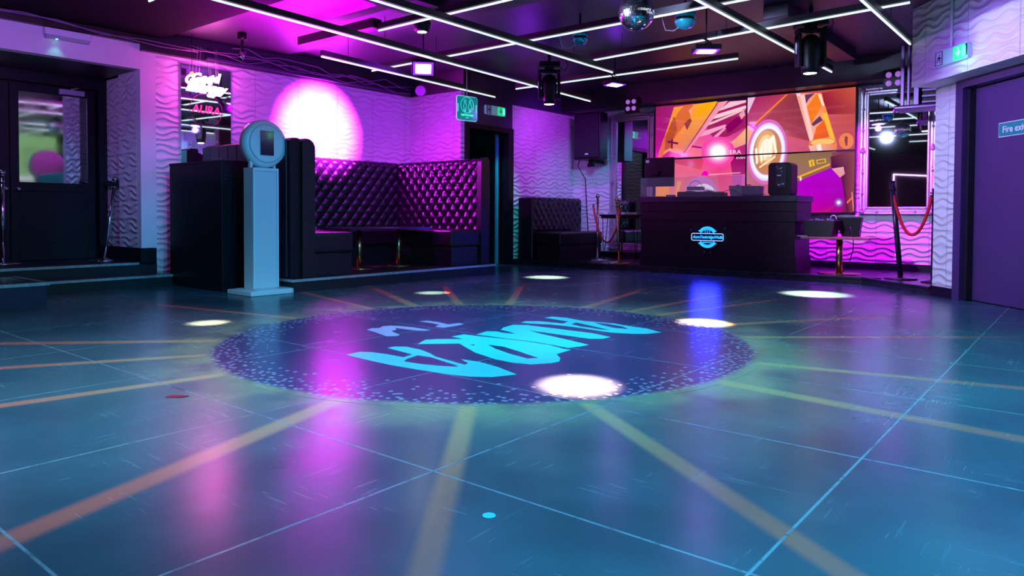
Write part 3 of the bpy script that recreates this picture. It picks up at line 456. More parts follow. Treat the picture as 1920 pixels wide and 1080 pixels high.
# stage
def prism_xy(pts, z0, z1): return MB().prism([pts], lambda u, v, t: (u, v, z0+t), z1-z0)
stage_pts = [(10.5, DY), (8.80, DY), (8.84, 6.2), (8.99, 5.0), (9.0, 2.1), (8.29, 1.30), (10.5, 1.25)]
struct('trim_9', prism_xy(stage_pts, 0, .08), mat('glossy_black_stage', (0.02, 0.018, 0.03), 0.28), 'low black stage under the disc jockey booth', 'stage')
mb = MB()
for p, q in zip(stage_pts[1:5], stage_pts[2:6]): mb.obox((p[0]-.008, p[1], .076), (q[0]-.008, q[1], .076), .03, .02)
struct('trim_10', mb, STEP, 'worn edge strip of the stage', 'edge strip')
struct('wall_stage_side', MB().box(8.35, 10.6, 1.12, 1.22, 0, H), BLACK, 'dark side wall of the stage')
# sofa platform
struct('trim_11', MB().box(4.2, 7.30, 6.22, 8.2, 0, .125), BLACK, 'low platform under the tufted sofa', 'platform')
struct('trim_12', MB().box(4.18, 7.31, 6.20, 6.235, .105, .13).box(4.18, 4.21, 6.235, 7.4, .105, .13), NOSE, 'metal nosing along the sofa platform', 'nosing')
# entrance steps
struct('trim_13', MB().box(-4, 3.75, 7.80, 8.16, 0, .12), STEP, 'lower entrance step', 'step')
struct('trim_14', MB().box(-4, 3.75, 8.16, 9.34, 0, .24), STEP, 'entrance landing', 'step')
struct('trim_15', MB().box(-4, 3.75, 7.785, 7.82, .10, .124), NOSE, 'worn metal edge of the lower step', 'nosing')
struct('trim_16', MB().box(-4, 3.55, 8.14, 8.18, .22, .245), NOSE, 'worn metal edge of the landing', 'nosing')
pf = thing('platform_box', 'low dark box step with metal edge at the far left', 'platform', (0.6, 7.36, 0))
obj('box', MB().box(-3, 1.66, -.42, .42, 0, .185), mat('dark_violet_box', (0.03, 0.02, 0.07), .45), pf)
obj('box_top', MB().box(-3, 1.64, -.40, .42, .185, .192), mat('glossy_dark_top', (0.02, 0.03, 0.03), .15), pf)
obj('edge_trim', MB().box(-3, 1.68, -.44, -.40, .17, .197).box(1.64, 1.68, -.40, .42, .17, .197), NOSE, pf)

# diagonal exit wall
A41 = radians(41)
D = Vector((-cos(A41), -sin(A41), 0)); NV = Vector((-sin(A41), cos(A41), 0)); P0 = Vector((8.28, 1.28, 0))
def dg(s, n, z): p = P0+D*s+NV*n; return (p.x, p.y, z)
def dbox(mb, s0, s1, n0, n1, z0, z1):
    vs = [dg(s, n, z) for s in (s0, s1) for n in (n0, n1) for z in (z0, z1)]
    return mb.add(vs, [(0, 1, 3, 2), (4, 6, 7, 5), (0, 4, 5, 1), (2, 3, 7, 6), (0, 2, 6, 4), (1, 5, 7, 3)])
struct('wall_exit', dbox(MB(), 0, .335, -.2, 0, .10, 2.075), WHITE_D, 'white rippled pier beside the fire door')
struct('baseboard_exit', dbox(MB(), -.01, .34, -.2, .012, 0, .10), BLACKWOOD, 'dark base of the pier beside the fire door')
struct('trim_17', dbox(MB(), 0, 1.8, -.2, .25, 2.076, H), WHITE_D, 'white rippled bulkhead over the fire door', 'bulkhead')
struct('wall_exit_far', dbox(MB(), 1.6, 1.8, -.2, 0, 0, 2.075), BLACK, 'dark wall beyond the fire door')
fr = MB()
dbox(fr, .336, .44, -.14, .02, 0, 2.07); dbox(fr, 1.5, 1.6, -.14, .02, 0, 2.07); dbox(fr, .44, 1.5, -.14, .02, 2.0, 2.07)
struct('trim_18', fr, TRIMDK, 'dark purple frame of the fire door', 'door frame')
fd = thing('fire_door', 'dark purple fire door with green sign at the right edge', 'door', dg(.44, -.10, 0), 0)
fo = Vector(fd.location)
def sub(mb, o):
    mb.v = [tuple(Vector(v)-o) for v in mb.v]; return mb
obj('door_leaf', sub(dbox(MB(), .46, 1.49, -.14, -.09, .01, 1.99), fo), DOORP, fd)
obj('door_stop', sub(dbox(MB(), .441, .47, -.088, -.03, .01, 1.99), fo), BLACK, fd)

# ------------------------------------------------------------------ signs with pictograms
GREEN = mat('sign_green', (0.0, 0.28, 0.22), .4, var=.05)
SIGNW = mat('sign_white', (0.8, 0.85, 0.85), .4, var=.03)
def plane_fn(o, R, U, base=0.0):
    R, U, o = Vector(R), Vector(U), Vector(o); Nn = R.cross(U)
    return lambda u, v, t: tuple(o+R*u+U*v+Nn*(base+t))
MAN = [[(.02, .80), (.10, .88), (.18, .80), (.10, .72)], [(.0, .70), (.12, .68), (.20, .45), (.10, .36), (-.06, .50)], [(.0, .70), (-.18, .58), (-.26, .40), (-.20, .38), (-.12, .52), (.0, .58)],
       [(.14, .64), (.26, .50), (.38, .52), (.38, .46), (.24, .43), (.12, .54)], [(.10, .42), (.24, .26), (.20, .05), (.13, .06), (.16, .24), (.0, .38)], [(-.04, .46), (-.10, .24), (-.34, .20), (-.34, .27), (-.16, .30), (-.12, .46)]]
def pict(name, fn, s, u0, v0, m, parent, t=.001):
    mb = MB()
    for L in MAN: mb.prism([[(u0+p[0]*s, v0+p[1]*s) for p in L]], fn, t)
    return obj(name, mb, m, parent)
def rect(mb, fn, u0, u1, v0, v1, t): return mb.prism([[(u0, v0), (u1, v0), (u1, v1), (u0, v1)]], fn, t)
fs = thing('fire_exit_sign', 'green Fire exit sign with white border on the purple door', 'sign', dg(.78, -.089, 1.50))
so = Vector(fs.location)
F0 = plane_fn((0, 0, 0), D, (0, 0, 1)); F1 = plane_fn((0, 0, 0), D, (0, 0, 1), .003); F2 = plane_fn((0, 0, 0), D, (0, 0, 1), .0045)
obj('border', rect(MB(), F0, 0, .52, 0, .128, .003), SIGNW, fs)
obj('green_field', rect(MB(), F1, .006, .514, .006, .122, .0015), GREEN, fs)
obj('white_square', rect(MB(), F2, .375, .505, .012, .116, .001), SIGNW, fs)
pict('running_figure', plane_fn((0, 0, 0), D, (0, 0, 1), .0055), .10, .44, .017, GREEN, fs)
text_mesh('lettering', 'Fire exit', .082, SIGNW, fs, Vector((0, 0, 0))+D*.19+Vector((0, 0, .062))+NV*.0065, D, (0, 0, 1), .0008, bold=.0012)

def emergency(name, label, loc, R, flip=False, glow=0.0, light_green=True):
    """rounded emergency light box: figure panel, clear middle, lit green arrow panel"""
    t = thing(name, label, 'emergency exit light', loc)
    R = Vector(R); fn0 = plane_fn((0, 0, 0), R, (0, 0, 1))
    def rr(u0, u1, v0, v1, r):
        pts = []
        for cx_, cy_, a0 in ((u1-r, v0+r, -90), (u1-r, v1-r, 0), (u0+r, v1-r, 90), (u0+r, v0+r, 180)):
            for k in range(5): a = radians(a0+k*22.5); pts.append((cx_+r*cos(a), cy_+r*sin(a)))
        return pts
    W, Hh = .46, .135
    obj('housing', MB().prism([rr(0, W, 0, Hh, .02)], fn0, .04), mat('grey_green_diffuser', (.35, .55, .6), .3, emi=(.2, .5, .6), es=.25), t, .003)
    f1 = plane_fn((0, 0, 0), R, (0, 0, 1), .041); f2 = plane_fn((0, 0, 0), R, (0, 0, 1), .043); f3 = plane_fn((0, 0, 0), R, (0, 0, 1), .044)
    obj('figure_panel', rect(MB(), f1, .004, .115, .004, Hh-.004, .002), GREEN, t)
    obj('figure_field', rect(MB(), f2, .022, .10, .012, Hh-.012, .001), SIGNW, t)
    pict('running_figure', f3, .105, .062, .016, BLACK, t)
    obj('arrow_panel', rect(MB(), f1, .265, .43, .004, Hh-.004, .002), emis('lit_green_panel', (0.0, .75, .22), .9), t)
    ar = [(.335, .03), (.375, .075), (.355, .075), (.345, .065), (.345, .115), (.325, .115), (.325, .065), (.315, .075), (.295, .075)]
    obj('arrow', MB().prism([ar], f2, .0015), SIGNW, t)
    obj('lamp', MB().prism([rr(.39, .43, .02, Hh-.02, .01)], f2, .003), emis('green_lamp', (.05, 1, .35), 4), t)
    obj('end_cap', rect(MB(), f1, .432, .455, .01, Hh-.01, .001), CHROME, t)
    return t
emergency('exit_light', 'green arrow exit light on white bulkhead over fire door', dg(.35+.09, .252, 2.185), D)
light('POINT', 'exit_glow', dg(.82, .36, 2.2), None, (0.1, 1, .4), .6, .02)
emergency('exit_light', 'small green arrow exit light above the toilet doorway', (8.13, DY-.001, 2.29), (1, 0, 0))
cd = MB(); cd.obox(dg(.60+.03, .262, 2.33), dg(.63, .262, H), .03, .02)
tag(obj('cable_conduit', cd, WHITEPL), 'white vertical cable conduit above the bulkhead exit light', 'conduit')

# emergency bulkhead lamp over the entrance
el = thing('emergency_lamp', 'white box lamp with green light above the entrance recess', 'emergency light', (2.66, 8.2, 2.53))
obj('housing', MB().box(0, .42, -.07, 0, .03, .10), WHITEPL, el, .006)
obj('diffuser', MB().box(.01, .41, -.075, 0, 0, .03), mat('frosted_diffuser', (.4, .5, .5), .3), el, .008)
obj('green_lamp', MB().sphere((.11, -.05, .005), .012, 10, 6), emis('green_led', (.05, 1, .5), 14), el)
light('SPOT', 'green_led_light', (2.77, 8.11, 2.52), (2.77, 8.2, 2.3), (.1, 1, .6), .8, .01, spot=75, blend=1)

# ------------------------------------------------------------------ LED tube grid under the ceiling
ZT = 2.50
def led(p, q, label, dz=0.0, group='LED tubes on the ceiling grid', wires=True):
    a, b = Vector((*p, ZT+dz)), Vector((*q, ZT+dz)); c = (a+b)/2
    t = thing('led_tube_light', label, 'light', (c.x, c.y, ZT+dz)); a -= c; b -= c
    obj('tube', MB().tube([a, b], .010, 8), TUBE_E, t)
    up_ = Vector((0, 0, .041))
    obj('channel', MB().obox(a+up_, b+up_, .042, .055), BLACK, t)
    if wires:
        mb = MB()
        for f in (.12, .5, .88):
            p_ = a.lerp(b, f)+Vector((0, 0, .08)); mb.cyl(p_, p_+Vector((0, 0, H-ZT-dz-.08)), .003, 6)
        obj('hanging_wire', mb, PLASTIC, t)
    return t
led((0.6, 5.35), (9.22, 5.98), 'long LED tube crossing from top left past the magenta ceiling')
led((4.82, 6.60), (8.05, 6.87), 'LED tube nearest the left wall cables')
led((0.6, 4.50), (7.51, 4.56), 'LED tube running in front of the round ceiling spot')
led((1.0, 2.52), (9.07, 2.49), 'LED tube passing behind the right moving head')
led((1.0, 1.50), (8.07, 1.48), 'LED tube ending beside the white bulkhead')
led((4.73, 5.55), (4.735, -2.5), 'short cross LED tube at the top left of the view', .10)
led((6.01, 7.18), (5.89, -2.5), 'cross LED tube behind the mirror ball', .10)
led((7.19, 4.62), (6.88, 1.27), 'cross LED tube over the right ceiling floods', .10)
led((8.15, 6.56), (8.13, 3.26), 'cross LED tube nearest the video screens', .10)
led((2.86, 6.33), (2.86, -2.5), 'cross LED tube end at the top left corner', .10)
led((1.2, 3.6), (1.2, -2.5), 'LED tube behind the viewer', .10)
led((-3.5, 0.3), (5.4, 0.3), 'LED tube behind the viewer seen in the right mirror')
led((-3.5, 6.6), (1.8, 6.6), 'LED tube behind the viewer seen in the entrance glass')
# black beam continuing the first cross tube
tag(obj('ceiling_beam', MB().box(4.675, 4.785, 5.57, 6.83, 2.63, 2.72), BLACK), 'black timber beam end below the magenta ceiling', 'beam')
tag(obj('ceiling_duct', MB().box(5.0, 5.18, 2.0, 5.0, 2.70, 2.85), CEIL, bevel=.01), 'dark ceiling duct above the cross LED tubes', 'duct')
tag(obj('ceiling_duct', MB().box(7.1, 9.6, 2.35, 2.6, 2.72, 2.85), CEIL, bevel=.01), 'dark purple duct leading to the screen bulkhead', 'duct')
tag(obj('ceiling_panel', MB().box(3.84, 5.35, 5.0, 8.1, 2.80, 2.849), CEIL), 'lower ceiling panel lit magenta above the sofa', 'ceiling panel')
struct('trim_19', MB().box(-4, 3.8, -3, 8.12, 2.72, 2.849), MATTE, 'lower black ceiling over the entrance side', 'soffit')

# ------------------------------------------------------------------ cables along the left wall
def wob(p, q, n, amp, seed):
    r = random.Random(seed); P, Q = Vector(p), Vector(q)
    out = []
    for i in range(n+1):
        v = P.lerp(Q, i/n); v += Vector((0, r.uniform(-amp, 0)*.5, r.uniform(-amp, amp))) if 0 < i < n else Vector((0, 0, 0)); out.append(v)
    sm = []
    for i in range(len(out)-1):
        for k in range(3): sm.append(out[i].lerp(out[i+1], k/3))
    sm.append(out[-1]); return sm
CAB = mat('grey_violet_cable', (.22, .14, .24), .5)
for i, (p, q, s, am) in enumerate([((-1, 8.10, 2.73), (4.0, 8.08, 2.66), 1, .03), ((-1, 8.08, 2.78), (4.2, 8.08, 2.64), 2, .03), ((3.9, 8.08, 2.66), (7.5, 8.06, 2.60), 3, .05),
                                  ((4.1, 8.07, 2.70), (7.5, 8.07, 2.64), 4, .05), ((4.0, 8.05, 2.63), (7.55, 8.05, 2.70), 5, .05), ((4.6, 8.04, 2.75), (7.0, 8.04, 2.61), 6, .06)]):
    tag(obj('cable', MB().tube(wob(p, q, 12, am, s), .007 if i < 2 else .006, 6), CAB), ['long pale cable along the beam over the entrance', 'second cable along the beam over the entrance', 'drooping cable on the beam over the sofa panels', 'upper cable on the beam over the sofa panels', 'rising cable on the beam over the sofa panels', 'loosest cable on the beam over the sofa panels'][i], 'cable')
tag(obj('cable_trunking', MB().box(4.3, 7.5, 8.06, 8.119, 2.575, 2.60), TRIMDK), 'purple cable trunking along the top of the left wall', 'trunking')

# ------------------------------------------------------------------ ceiling fixtures
LENS = emis('bright_lamp_lens', (1, .97, .9), 14)
def moving_head(label, x, y, zb, rz=0, top=H):
    t = thing('moving_head_light', label, 'stage light', (x, y, 0), rz)
    h = .40
    # body: rounded barrel, widest above the middle, between two yoke arms
    prof = [(.060, zb), (.078, zb+.005), (.086, zb+.05), (.097, zb+.13), (.100, zb+.22), (.092, zb+.30), (.070, zb+.35), (.04, zb+.37)]
    b = obj('lamp_body', MB().lathe(prof, (0, 0, 0), 28), PLASTIC, t)
    obj('lens', MB().lathe([(.062, zb-.004), (.062, zb-.001)], (0, 0, 0), 24), LENS, b)
    obj('lens_ring', MB().lathe([(.074, zb-.006), (.080, zb+.01), (.068, zb+.01), (.066, zb-.006)], (0, 0, 0), 24, caps=False), PLASTIC, b)
    mb = MB()
    for sx in (-1, 1):
        mb.prism([[(-.05, zb+.06), (.05, zb+.06), (.062, zb+.15), (.055, zb+.38), (-.055, zb+.38), (-.062, zb+.15)]], (lambda s_: lambda u, v, w_: (s_*(.104+w_), u, v))(sx), .035)
    mb.box(-.14, .14, -.06, .06, zb+.38, zb+.43)
    obj('yoke', mb, PLASTIC, t, .012)
    mark = MB().tube([(.142*0-.1405, .012*cos(a), zb+.24+.055*sin(a)) for a in [2*pi*k/20 for k in range(20)]], .0025, 5, True)
    mark.tube([(-.1405, -.012*0, zb+.20), (-.1405, .006, zb+.22), (-.1405, -.006, zb+.25), (-.1405, 0, zb+.28)], .0025, 5)
    obj('badge', mark, SIGNW, t)
    obj('base', MB().box(-.13, .13, -.12, .12, zb+.45, zb+.52), PLASTIC, t, .01)
    m2 = MB().cyl((0, 0, zb+.43), (0, 0, zb+.45), .06, 16).cyl((0, 0, zb+.52), (0, 0, top), .02, 10)
    obj('mount', m2, PLASTIC, t)
    obj('power_cable', MB().tube([(.13, 0, zb+.48), (.2, .02, zb+.42), (.24, .03, zb+.5), (.18, .03, top-.02)], .005, 6), PLASTIC, t)
    return t
moving_head('left black moving head light hanging near the toilet sign', 7.46, 5.46, 2.20, radians(-50), H)
moving_head('right black moving head light in front of the video screens', 7.39, 2.23, 2.20, radians(-50), H)

UVG = emis('violet_lit_flood_housing', (.22, .02, 1), 1.6)
def flood(label, x, y, z, tgt):
    t = thing('led_flood_light', label, 'flood light', (x, y, z))
    q = (Vector(tgt)-Vector((x, y, z))).to_track_quat('-Z', 'Y').to_matrix()
    def rot(mb): mb.v = [tuple(q @ Vector(v)) for v in mb.v]; return mb
    obj('housing', rot(MB().box(-.13, .13, -.10, .10, 0, .05)), PLASTIC, t, .006)
    obj('violet_rim', rot(MB().box(-.115, .115, -.085, .085, -.004, -.0005)), UVG, t)
    led_ = MB()
    obj('led_panel', rot(MB().box(-.085, .085, -.058, .058, -.008, -.0045)), LENS, t)
    obj('bracket', MB().tube([tuple(q @ Vector((-.14, 0, .02))), (-.12, 0, .12), (.12, 0, .12), tuple(q @ Vector((.14, 0, .02)))], .008, 6).cyl((0, 0, .12), (0, 0, H-z), .008, 8), PLASTIC, t)
    return t
flood('tilted lit flood light above the overlit wall patch', 5.75, 5.98, 2.44, (4.85, 5.0, 1.2))
flood('violet rimmed flood light left of the video screens', 8.05, 4.85, 2.46, (8.0, 4.7, 0))
flood('violet rimmed flood light above the middle of the video screens', 6.84, 3.07, 2.43, (6.75, 3.0, 0))
light('POINT', 'flood_glow', (8.05, 4.85, 2.38), None, (.25, .03, 1), 6, .05)
light('POINT', 'flood_glow', (6.84, 3.07, 2.35), None, (.25, .03, 1), 6, .05)
# round ceiling spot
t = thing('round_spotlight', 'round black ceiling spotlight below the top left LED tube', 'spotlight', (5.03, 5.25, 0))
b = obj('lamp_body', MB().lathe([(.055, 2.60), (.075, 2.61), (.088, 2.68), (.075, 2.75), (.03, 2.78)], (0, 0, 0), 24), PLASTIC, t)
obj('lens', MB().lathe([(.045, 2.597), (.045, 2.600)], (0, 0, 0), 20), LENS, b)
obj('mount', MB().cyl((0, 0, 2.78), (0, 0, H), .02, 10), PLASTIC, t)
# two scanner effects
def scanner(label, x, y, z, s):
    t = thing('effect_light', label, 'effect light', (x, y, z))
    TL = mat('teal_lit_metal', (.03, .42, .5), .25, .6)
    obj('lamp_body', MB().lathe([(.02*s, -.09*s), (.07*s, -.07*s), (.10*s, -.02*s), (.10*s, -.012*s)], (0, 0, 0), 20), TL, t)
    obj('upper_body', MB().lathe([(.10*s, .012*s), (.095*s, .06*s), (.06*s, .09*s)], (0, 0, 0), 20), TL, t)
    obj('middle_band', MB().lathe([(.085*s, -.0115*s), (.085*s, .0115*s)], (0, 0, 0), 20), PLASTIC, t)
    obj('mount', MB().cyl((0, 0, .09*s), (0, 0, H-z), .012, 8), PLASTIC, t)
    obj('power_cable', MB().tube([(-.02, .02, -.05), (-.05, .09, -.10), (-.08, .16, -.09), (-.10, .18, 0), (-.1, .2, .1)], .005, 6), GREYPL, t)
scanner('small teal round effect light left of the mirror ball', 6.2, 4.15, 2.60, .8)
scanner('teal round effect light right of the mirror ball', 6.28, 3.03, 2.62, 1.0)
# mirror ball
t = thing('mirror_ball', 'mirrored disco ball hanging at the top centre', 'disco ball', (5.28, 2.98, 2.46))
R_ = .148; mb = MB(); nlat = 22
for i in range(nlat):
    a0 = pi*(i+.06)/nlat-pi/2; a1 = pi*(i+.94)/nlat-pi/2; am = (a0+a1)/2
    nl = max(5, int(2*pi*R_*cos(am)/.021))
    for j in range(nl):
        b0 = 2*pi*(j+.06)/nl; b1 = 2*pi*(j+.94)/nl
        jit = [random.uniform(-.0007, .0007) for _ in range(4)]
        mb.add([((R_+jit[k])*cos(a)*cos(b_), (R_+jit[k])*cos(a)*sin(b_), (R_+jit[k])*sin(a)) for k, (a, b_) in enumerate(((a0, b0), (a0, b1), (a1, b1), (a1, b0)))], [(0, 1, 2, 3)])
ball = obj('mirror_tiles', mb, CHROME, t, fix=False)
obj('core', MB().sphere((0, 0, 0), R_-.004, 24, 14), PLASTIC, t)
obj('hanging_rod', MB().cyl((0, 0, R_-.005), (0, 0, H-2.46), .006, 8).cyl((0, 0, R_-.005), (0, 0, R_+.03), .03, 12), PLASTIC, t)
# four eye blinders on the bulkhead
EYE = emis('violet_blinder_lens', (.45, .16, .75), .7)
def blinder(label, y, z):
    t = thing('blinder_light', label, 'stage light', (10.04, y, z))
    obj('housing', MB().box(0, .07, -.12, .12, -.12, .12), PLASTIC, t, .008)
    for a in (-1, 1):
        for c in (-1, 1):
            e = obj('lens', MB().sphere((-.004, a*.053, c*.053), .036, 16, 8), EYE, t)
    return t
blinder('square four lens light above the left gilt mirror', 5.75, 2.52)
blinder('square four lens light above the right gilt mirror', 2.02, 2.51)
# small lamps near the left wall
t = thing('small_spotlight', 'small cylindrical spotlight on the beam above the pink sign', 'spotlight', (4.38, 7.45, 2.6))
obj('lamp_body', MB().cyl((.02, 0, .0), (-.04, -.02, -.10), .032, 14), CHROME, t)
obj('mount', MB().cyl((0, 0, 0), (0, 0, .12), .012, 8).cyl((0, 0, .12), (0, 0, .20), .05, 14), PLASTIC, t)
t = thing('red_lamp', 'small glowing red lamp hanging beside the pink neon sign', 'lamp', (4.06, 7.95, 2.36))
obj('bulb', MB().sphere((0, 0, 0), .022, 14, 8), emis('red_lamp_glow', (1, .05, .02), 14), t)
obj('cord', MB().cyl((0, 0, .02), (0, 0, .44), .003, 6), PLASTIC, t)
light('POINT', 'red_glow', (4.06, 7.9, 2.36), None, (1, .04, .02), .8, .03)
t = thing('horn_speaker', 'round pink lit lamp head beside the toilet sign', 'lamp', (7.25, 7.6, 2.56))
obj('dish', MB().lathe([(.02, -.05), (.06, 0), (.075, .03), (.07, .03)], (0, 0, 0), 18, (-.6, -.75, -.2)), mat('violet_dish', (.5, .1, .6), .4), t)
obj('mount', MB().cyl((0, 0, 0), (0, 0, .2), .012, 8), PLASTIC, t)

# ------------------------------------------------------------------ neon sign and painted sign reflection on the left mirror
t = thing('wall_mirror', 'tall flush mirror behind the pink neon sign', 'mirror', (4.35, 8.19, 1.1))
obj('glass', MB().box(-.305, .305, -.012, .008, 0, 1.40), MIRROR, t)
NEONP = emis('pink_white_neon', (1, .30, .85), 11)
t = thing('neon_sign', 'bright pink two line script neon sign hanging on the left mirror', 'neon sign', (4.31, 8.10, 2.30))
text_mesh('upper_word', 'Good', .145, NEONP, t, (-.02, 0, .055), (1, 0, 0.10), (-.1, 0, 1), .008, .35, bold=.006)
text_mesh('lower_word', 'Energy', .145, NEONP, t, (.03, 0, -.045), (1, 0, -.04), (.04, 0, 1), .008, .35, bold=.006)
mb = MB()
for x_, z_ in ((-.13, .09), (-.09, .08), (.12, .1), (.15, .0)): mb.cyl((x_, 0, z_), (x_*.8, -.01, .41), .0015, 5)
obj('hanging_wire', mb, SIGNW, t)
light('POINT', 'neon_glow', (4.31, 7.95, 2.3), None, (1, .05, .6), 16, .05)
REFLR = emis('red_pink_reflection', (.75, .02, .16), 1.2)
t = thing('sign_reflection', 'reflection of a ringed red sign painted on the left mirror', 'lettering', (4.345, 8.176, 2.0))  # mirrored sign drawn as glowing letters lying on the glass
text_mesh('word', 'AURA', .13, REFLR, t, (0, -.002, 0), (1, 0, -.03), (.03, 0, 1), .001, .12, bold=.002)
obj('ring', MB().tube([(.20*cos(2*pi*k/40), -.002, .19*sin(2*pi*k/40)) for k in range(40)], .002, 5, True), mat('dim_ring_reflection', (.3, .02, .1), .4), t)

# ------------------------------------------------------------------ toilet sign
t = thing('toilet_sign', 'teal edge lit toilet sign with man and woman hanging from a tube', 'sign', (7.15, 6.6, 2.205))
ACR = mat('teal_lit_acrylic', (.0, .16, .2), .15, emi=(0, .20, .23), es=.8)
GL = emis('bright_teal_line', (.08, .95, .75), 1.1)
def rrect(u0, u1, v0, v1, r, k_=6):
    pts = []
    for cx_, cy_, a0 in ((u1-r, v0+r, -90), (u1-r, v1-r, 0), (u0+r, v1-r, 90), (u0+r, v0+r, 180)):
        for k in range(k_+1): a = radians(a0+k*90/k_); pts.append((cx_+r*cos(a), cy_+r*sin(a)))
    return pts
SR = Vector((1, -.22, 0)).normalized(); SN = SR.cross(Vector((0, 0, 1)))
fnS = plane_fn((0, 0, 0), SR, (0, 0, 1)); fnS1 = plane_fn((0, 0, 0), SR, (0, 0, 1), .011)
obj('acrylic_plate', MB().prism([rrect(-.165, .165, -.16, .16, .03)], fnS, .01), ACR, t)
obj('lit_edge', MB().tube([fnS(u, v, .005) for u, v in rrect(-.165, .165, -.16, .16, .03)], .005, 6, True), emis('pale_lit_edge', (.35, .85, 1), 1.1), t)
def line(name, pts, m, par, fn, r=.0025, closed=False): return obj(name, MB().tube([fn(u, v, .002) for u, v in pts], r, 5, closed), m, par)
line('ring', [(.105*cos(2*pi*k/36), .045+.105*sin(2*pi*k/36)) for k in range(36)], GL, t, fnS1, .0025, True)
man = [(-.045, .075), (-.02, .075), (-.012, .02), (-.02, .02), (-.024, -.045), (-.034, -.045), (-.036, .0), (-.038, -.045), (-.052, -.045), (-.056, .02), (-.064, .02)]
wom = [(.035, .075), (.055, .075), (.08, .0), (.062, .005), (.058, -.045), (.048, -.045), (.045, .0), (.04, -.045), (.03, -.045), (.028, .005), (.01, .0)]
mf = MB()
for L in (man, wom): mf.tube([fnS1(u, v, .002) for u, v in L], .0022, 5, True)
for cx_ in (-.036, .045): mf.tube([fnS1(cx_+.014*cos(2*pi*k/14), .098+.014*sin(2*pi*k/14), .002) for k in range(14)], .0022, 5, True)
obj('figures', mf, GL, t)
text_mesh('lettering', 'RESTROOM', .038, emis('green_lettering', (.05, 1, .5), 1.2), t, Vector(fnS1(0, -.09, .001)), SR, (0, 0, 1), .001, bold=.001)
text_mesh('small_lettering', 'TOILET', .018, emis('green_lettering', (.05, 1, .5), 1.2), t, Vector(fnS1(0, -.125, .001)), SR, (0, 0, 1), .001)
mb = MB()
for u in (-.15, .15): rect(mb, fnS1, u-.008, u+.008, -.05, .06, .002)
obj('side_bars', mb, emis('pale_blue_bar', (.2, .65, .9), .8), t)
obj('hanging_rod', MB().cyl((0, 0, .16), (0, 0, H-2.205), .005, 8), WHITEPL, t)

# ------------------------------------------------------------------ tufted banquette
def tuft_fn(a, b, depth):
    def h(u, v):
        p = abs(sin(pi*(u/a+v/b)/1.0)*sin(pi*(u/a-v/b)/1.0))
        return depth*(p**0.42)
    return h
def tufted(name, origin, ud, nd, L, z0, z1, m, parent, a=.165, b=.19, depth=.038, thick=.12, roll=.07, step=.0105):
    """upholstered back: bulging diamonds, rolled top, flat sides"""
    O, U_, N_ = Vector(origin), Vector(ud), Vector(nd)
    hf = tuft_fn(a, b, depth)
    nu = max(2, int(L/step)); Ht = z1-z0; arc = roll*pi/2; Lv = Ht-roll+arc; nv = int(Lv/step)
    vs = []; fs = []
    for i in range(nu+1):
        u = L*i/nu
        for j in range(nv+1):
            s = Lv*j/nv
            edge = min(1, u/.03, (L-u)/.03, s/.03, 1.0 if True else 0)
            d = hf(u, s)*max(0, edge)
            if s < Ht-roll: base = (0, z0+s); nn = (1, 0)
            else:
                al = (s-(Ht-roll))/roll; base = (-roll+roll*cos(al), z1-roll+roll*sin(al)); nn = (cos(al), sin(al))
                d *= max(0.25, 1-al*.5)
            p = O+U_*u+N_*(base[0]+nn[0]*d); p.z = O.z+base[1]+nn[1]*d
            vs.append(p)
    for i in range(nu):
        for j in range(nv): k = i*(nv+1)+j; fs.append((k, k+nv+1, k+nv+2, k+1))
    mb = MB().add(vs, fs, True)
    # body behind
    p0 = O+N_*(-.004); q = []
    prof = [(0, z0), (0, z1-roll)]+[(-roll+roll*cos(al), z1-roll+roll*sin(al)) for al in (.4, .8, 1.2, pi/2)]+[(-thick, z1), (-thick, z0)]
    n = len(prof)
    vv = [O+U_*uu+N_*(a_-.006)+Vector((0, 0, z_-.004*(z_ > z0))) for uu in (0, L) for a_, z_ in prof]
    ff = [tuple(range(n)), tuple(reversed(range(n, 2*n)))]+[(i, (i+1) % n, n+(i+1) % n, n+i) for i in range(n)]
    mb.add(vv, ff)
    # buttons
    bt = MB()
    jj = 1
    o = obj(name, mb, m, parent, fix=False)
    for k in range(1, int(2*Lv/b)):
        v = k*b/2
        if v > Ht-roll: break
        off = 0 if k % 2 == 0 else a/2
        u = off
        while u < L-.02:
            if u > .03:
                c = O+U_*u+N_*.004; c.z = O.z+z0+v
                bt.lathe([(.010, 0), (.009, .004), (.003, .006)], c, 6, N_)
            u += a
    ob = obj('buttons', bt, m, o); ob['kind'] = 'stuff'
    return o
ZP = .125
s_ = thing('corner_banquette', 'high backed tufted black leather corner sofa on the low platform', 'sofa', (5.8, 7.2, ZP))
def L_(x, y, z): return (x-5.8, y-7.2, z)
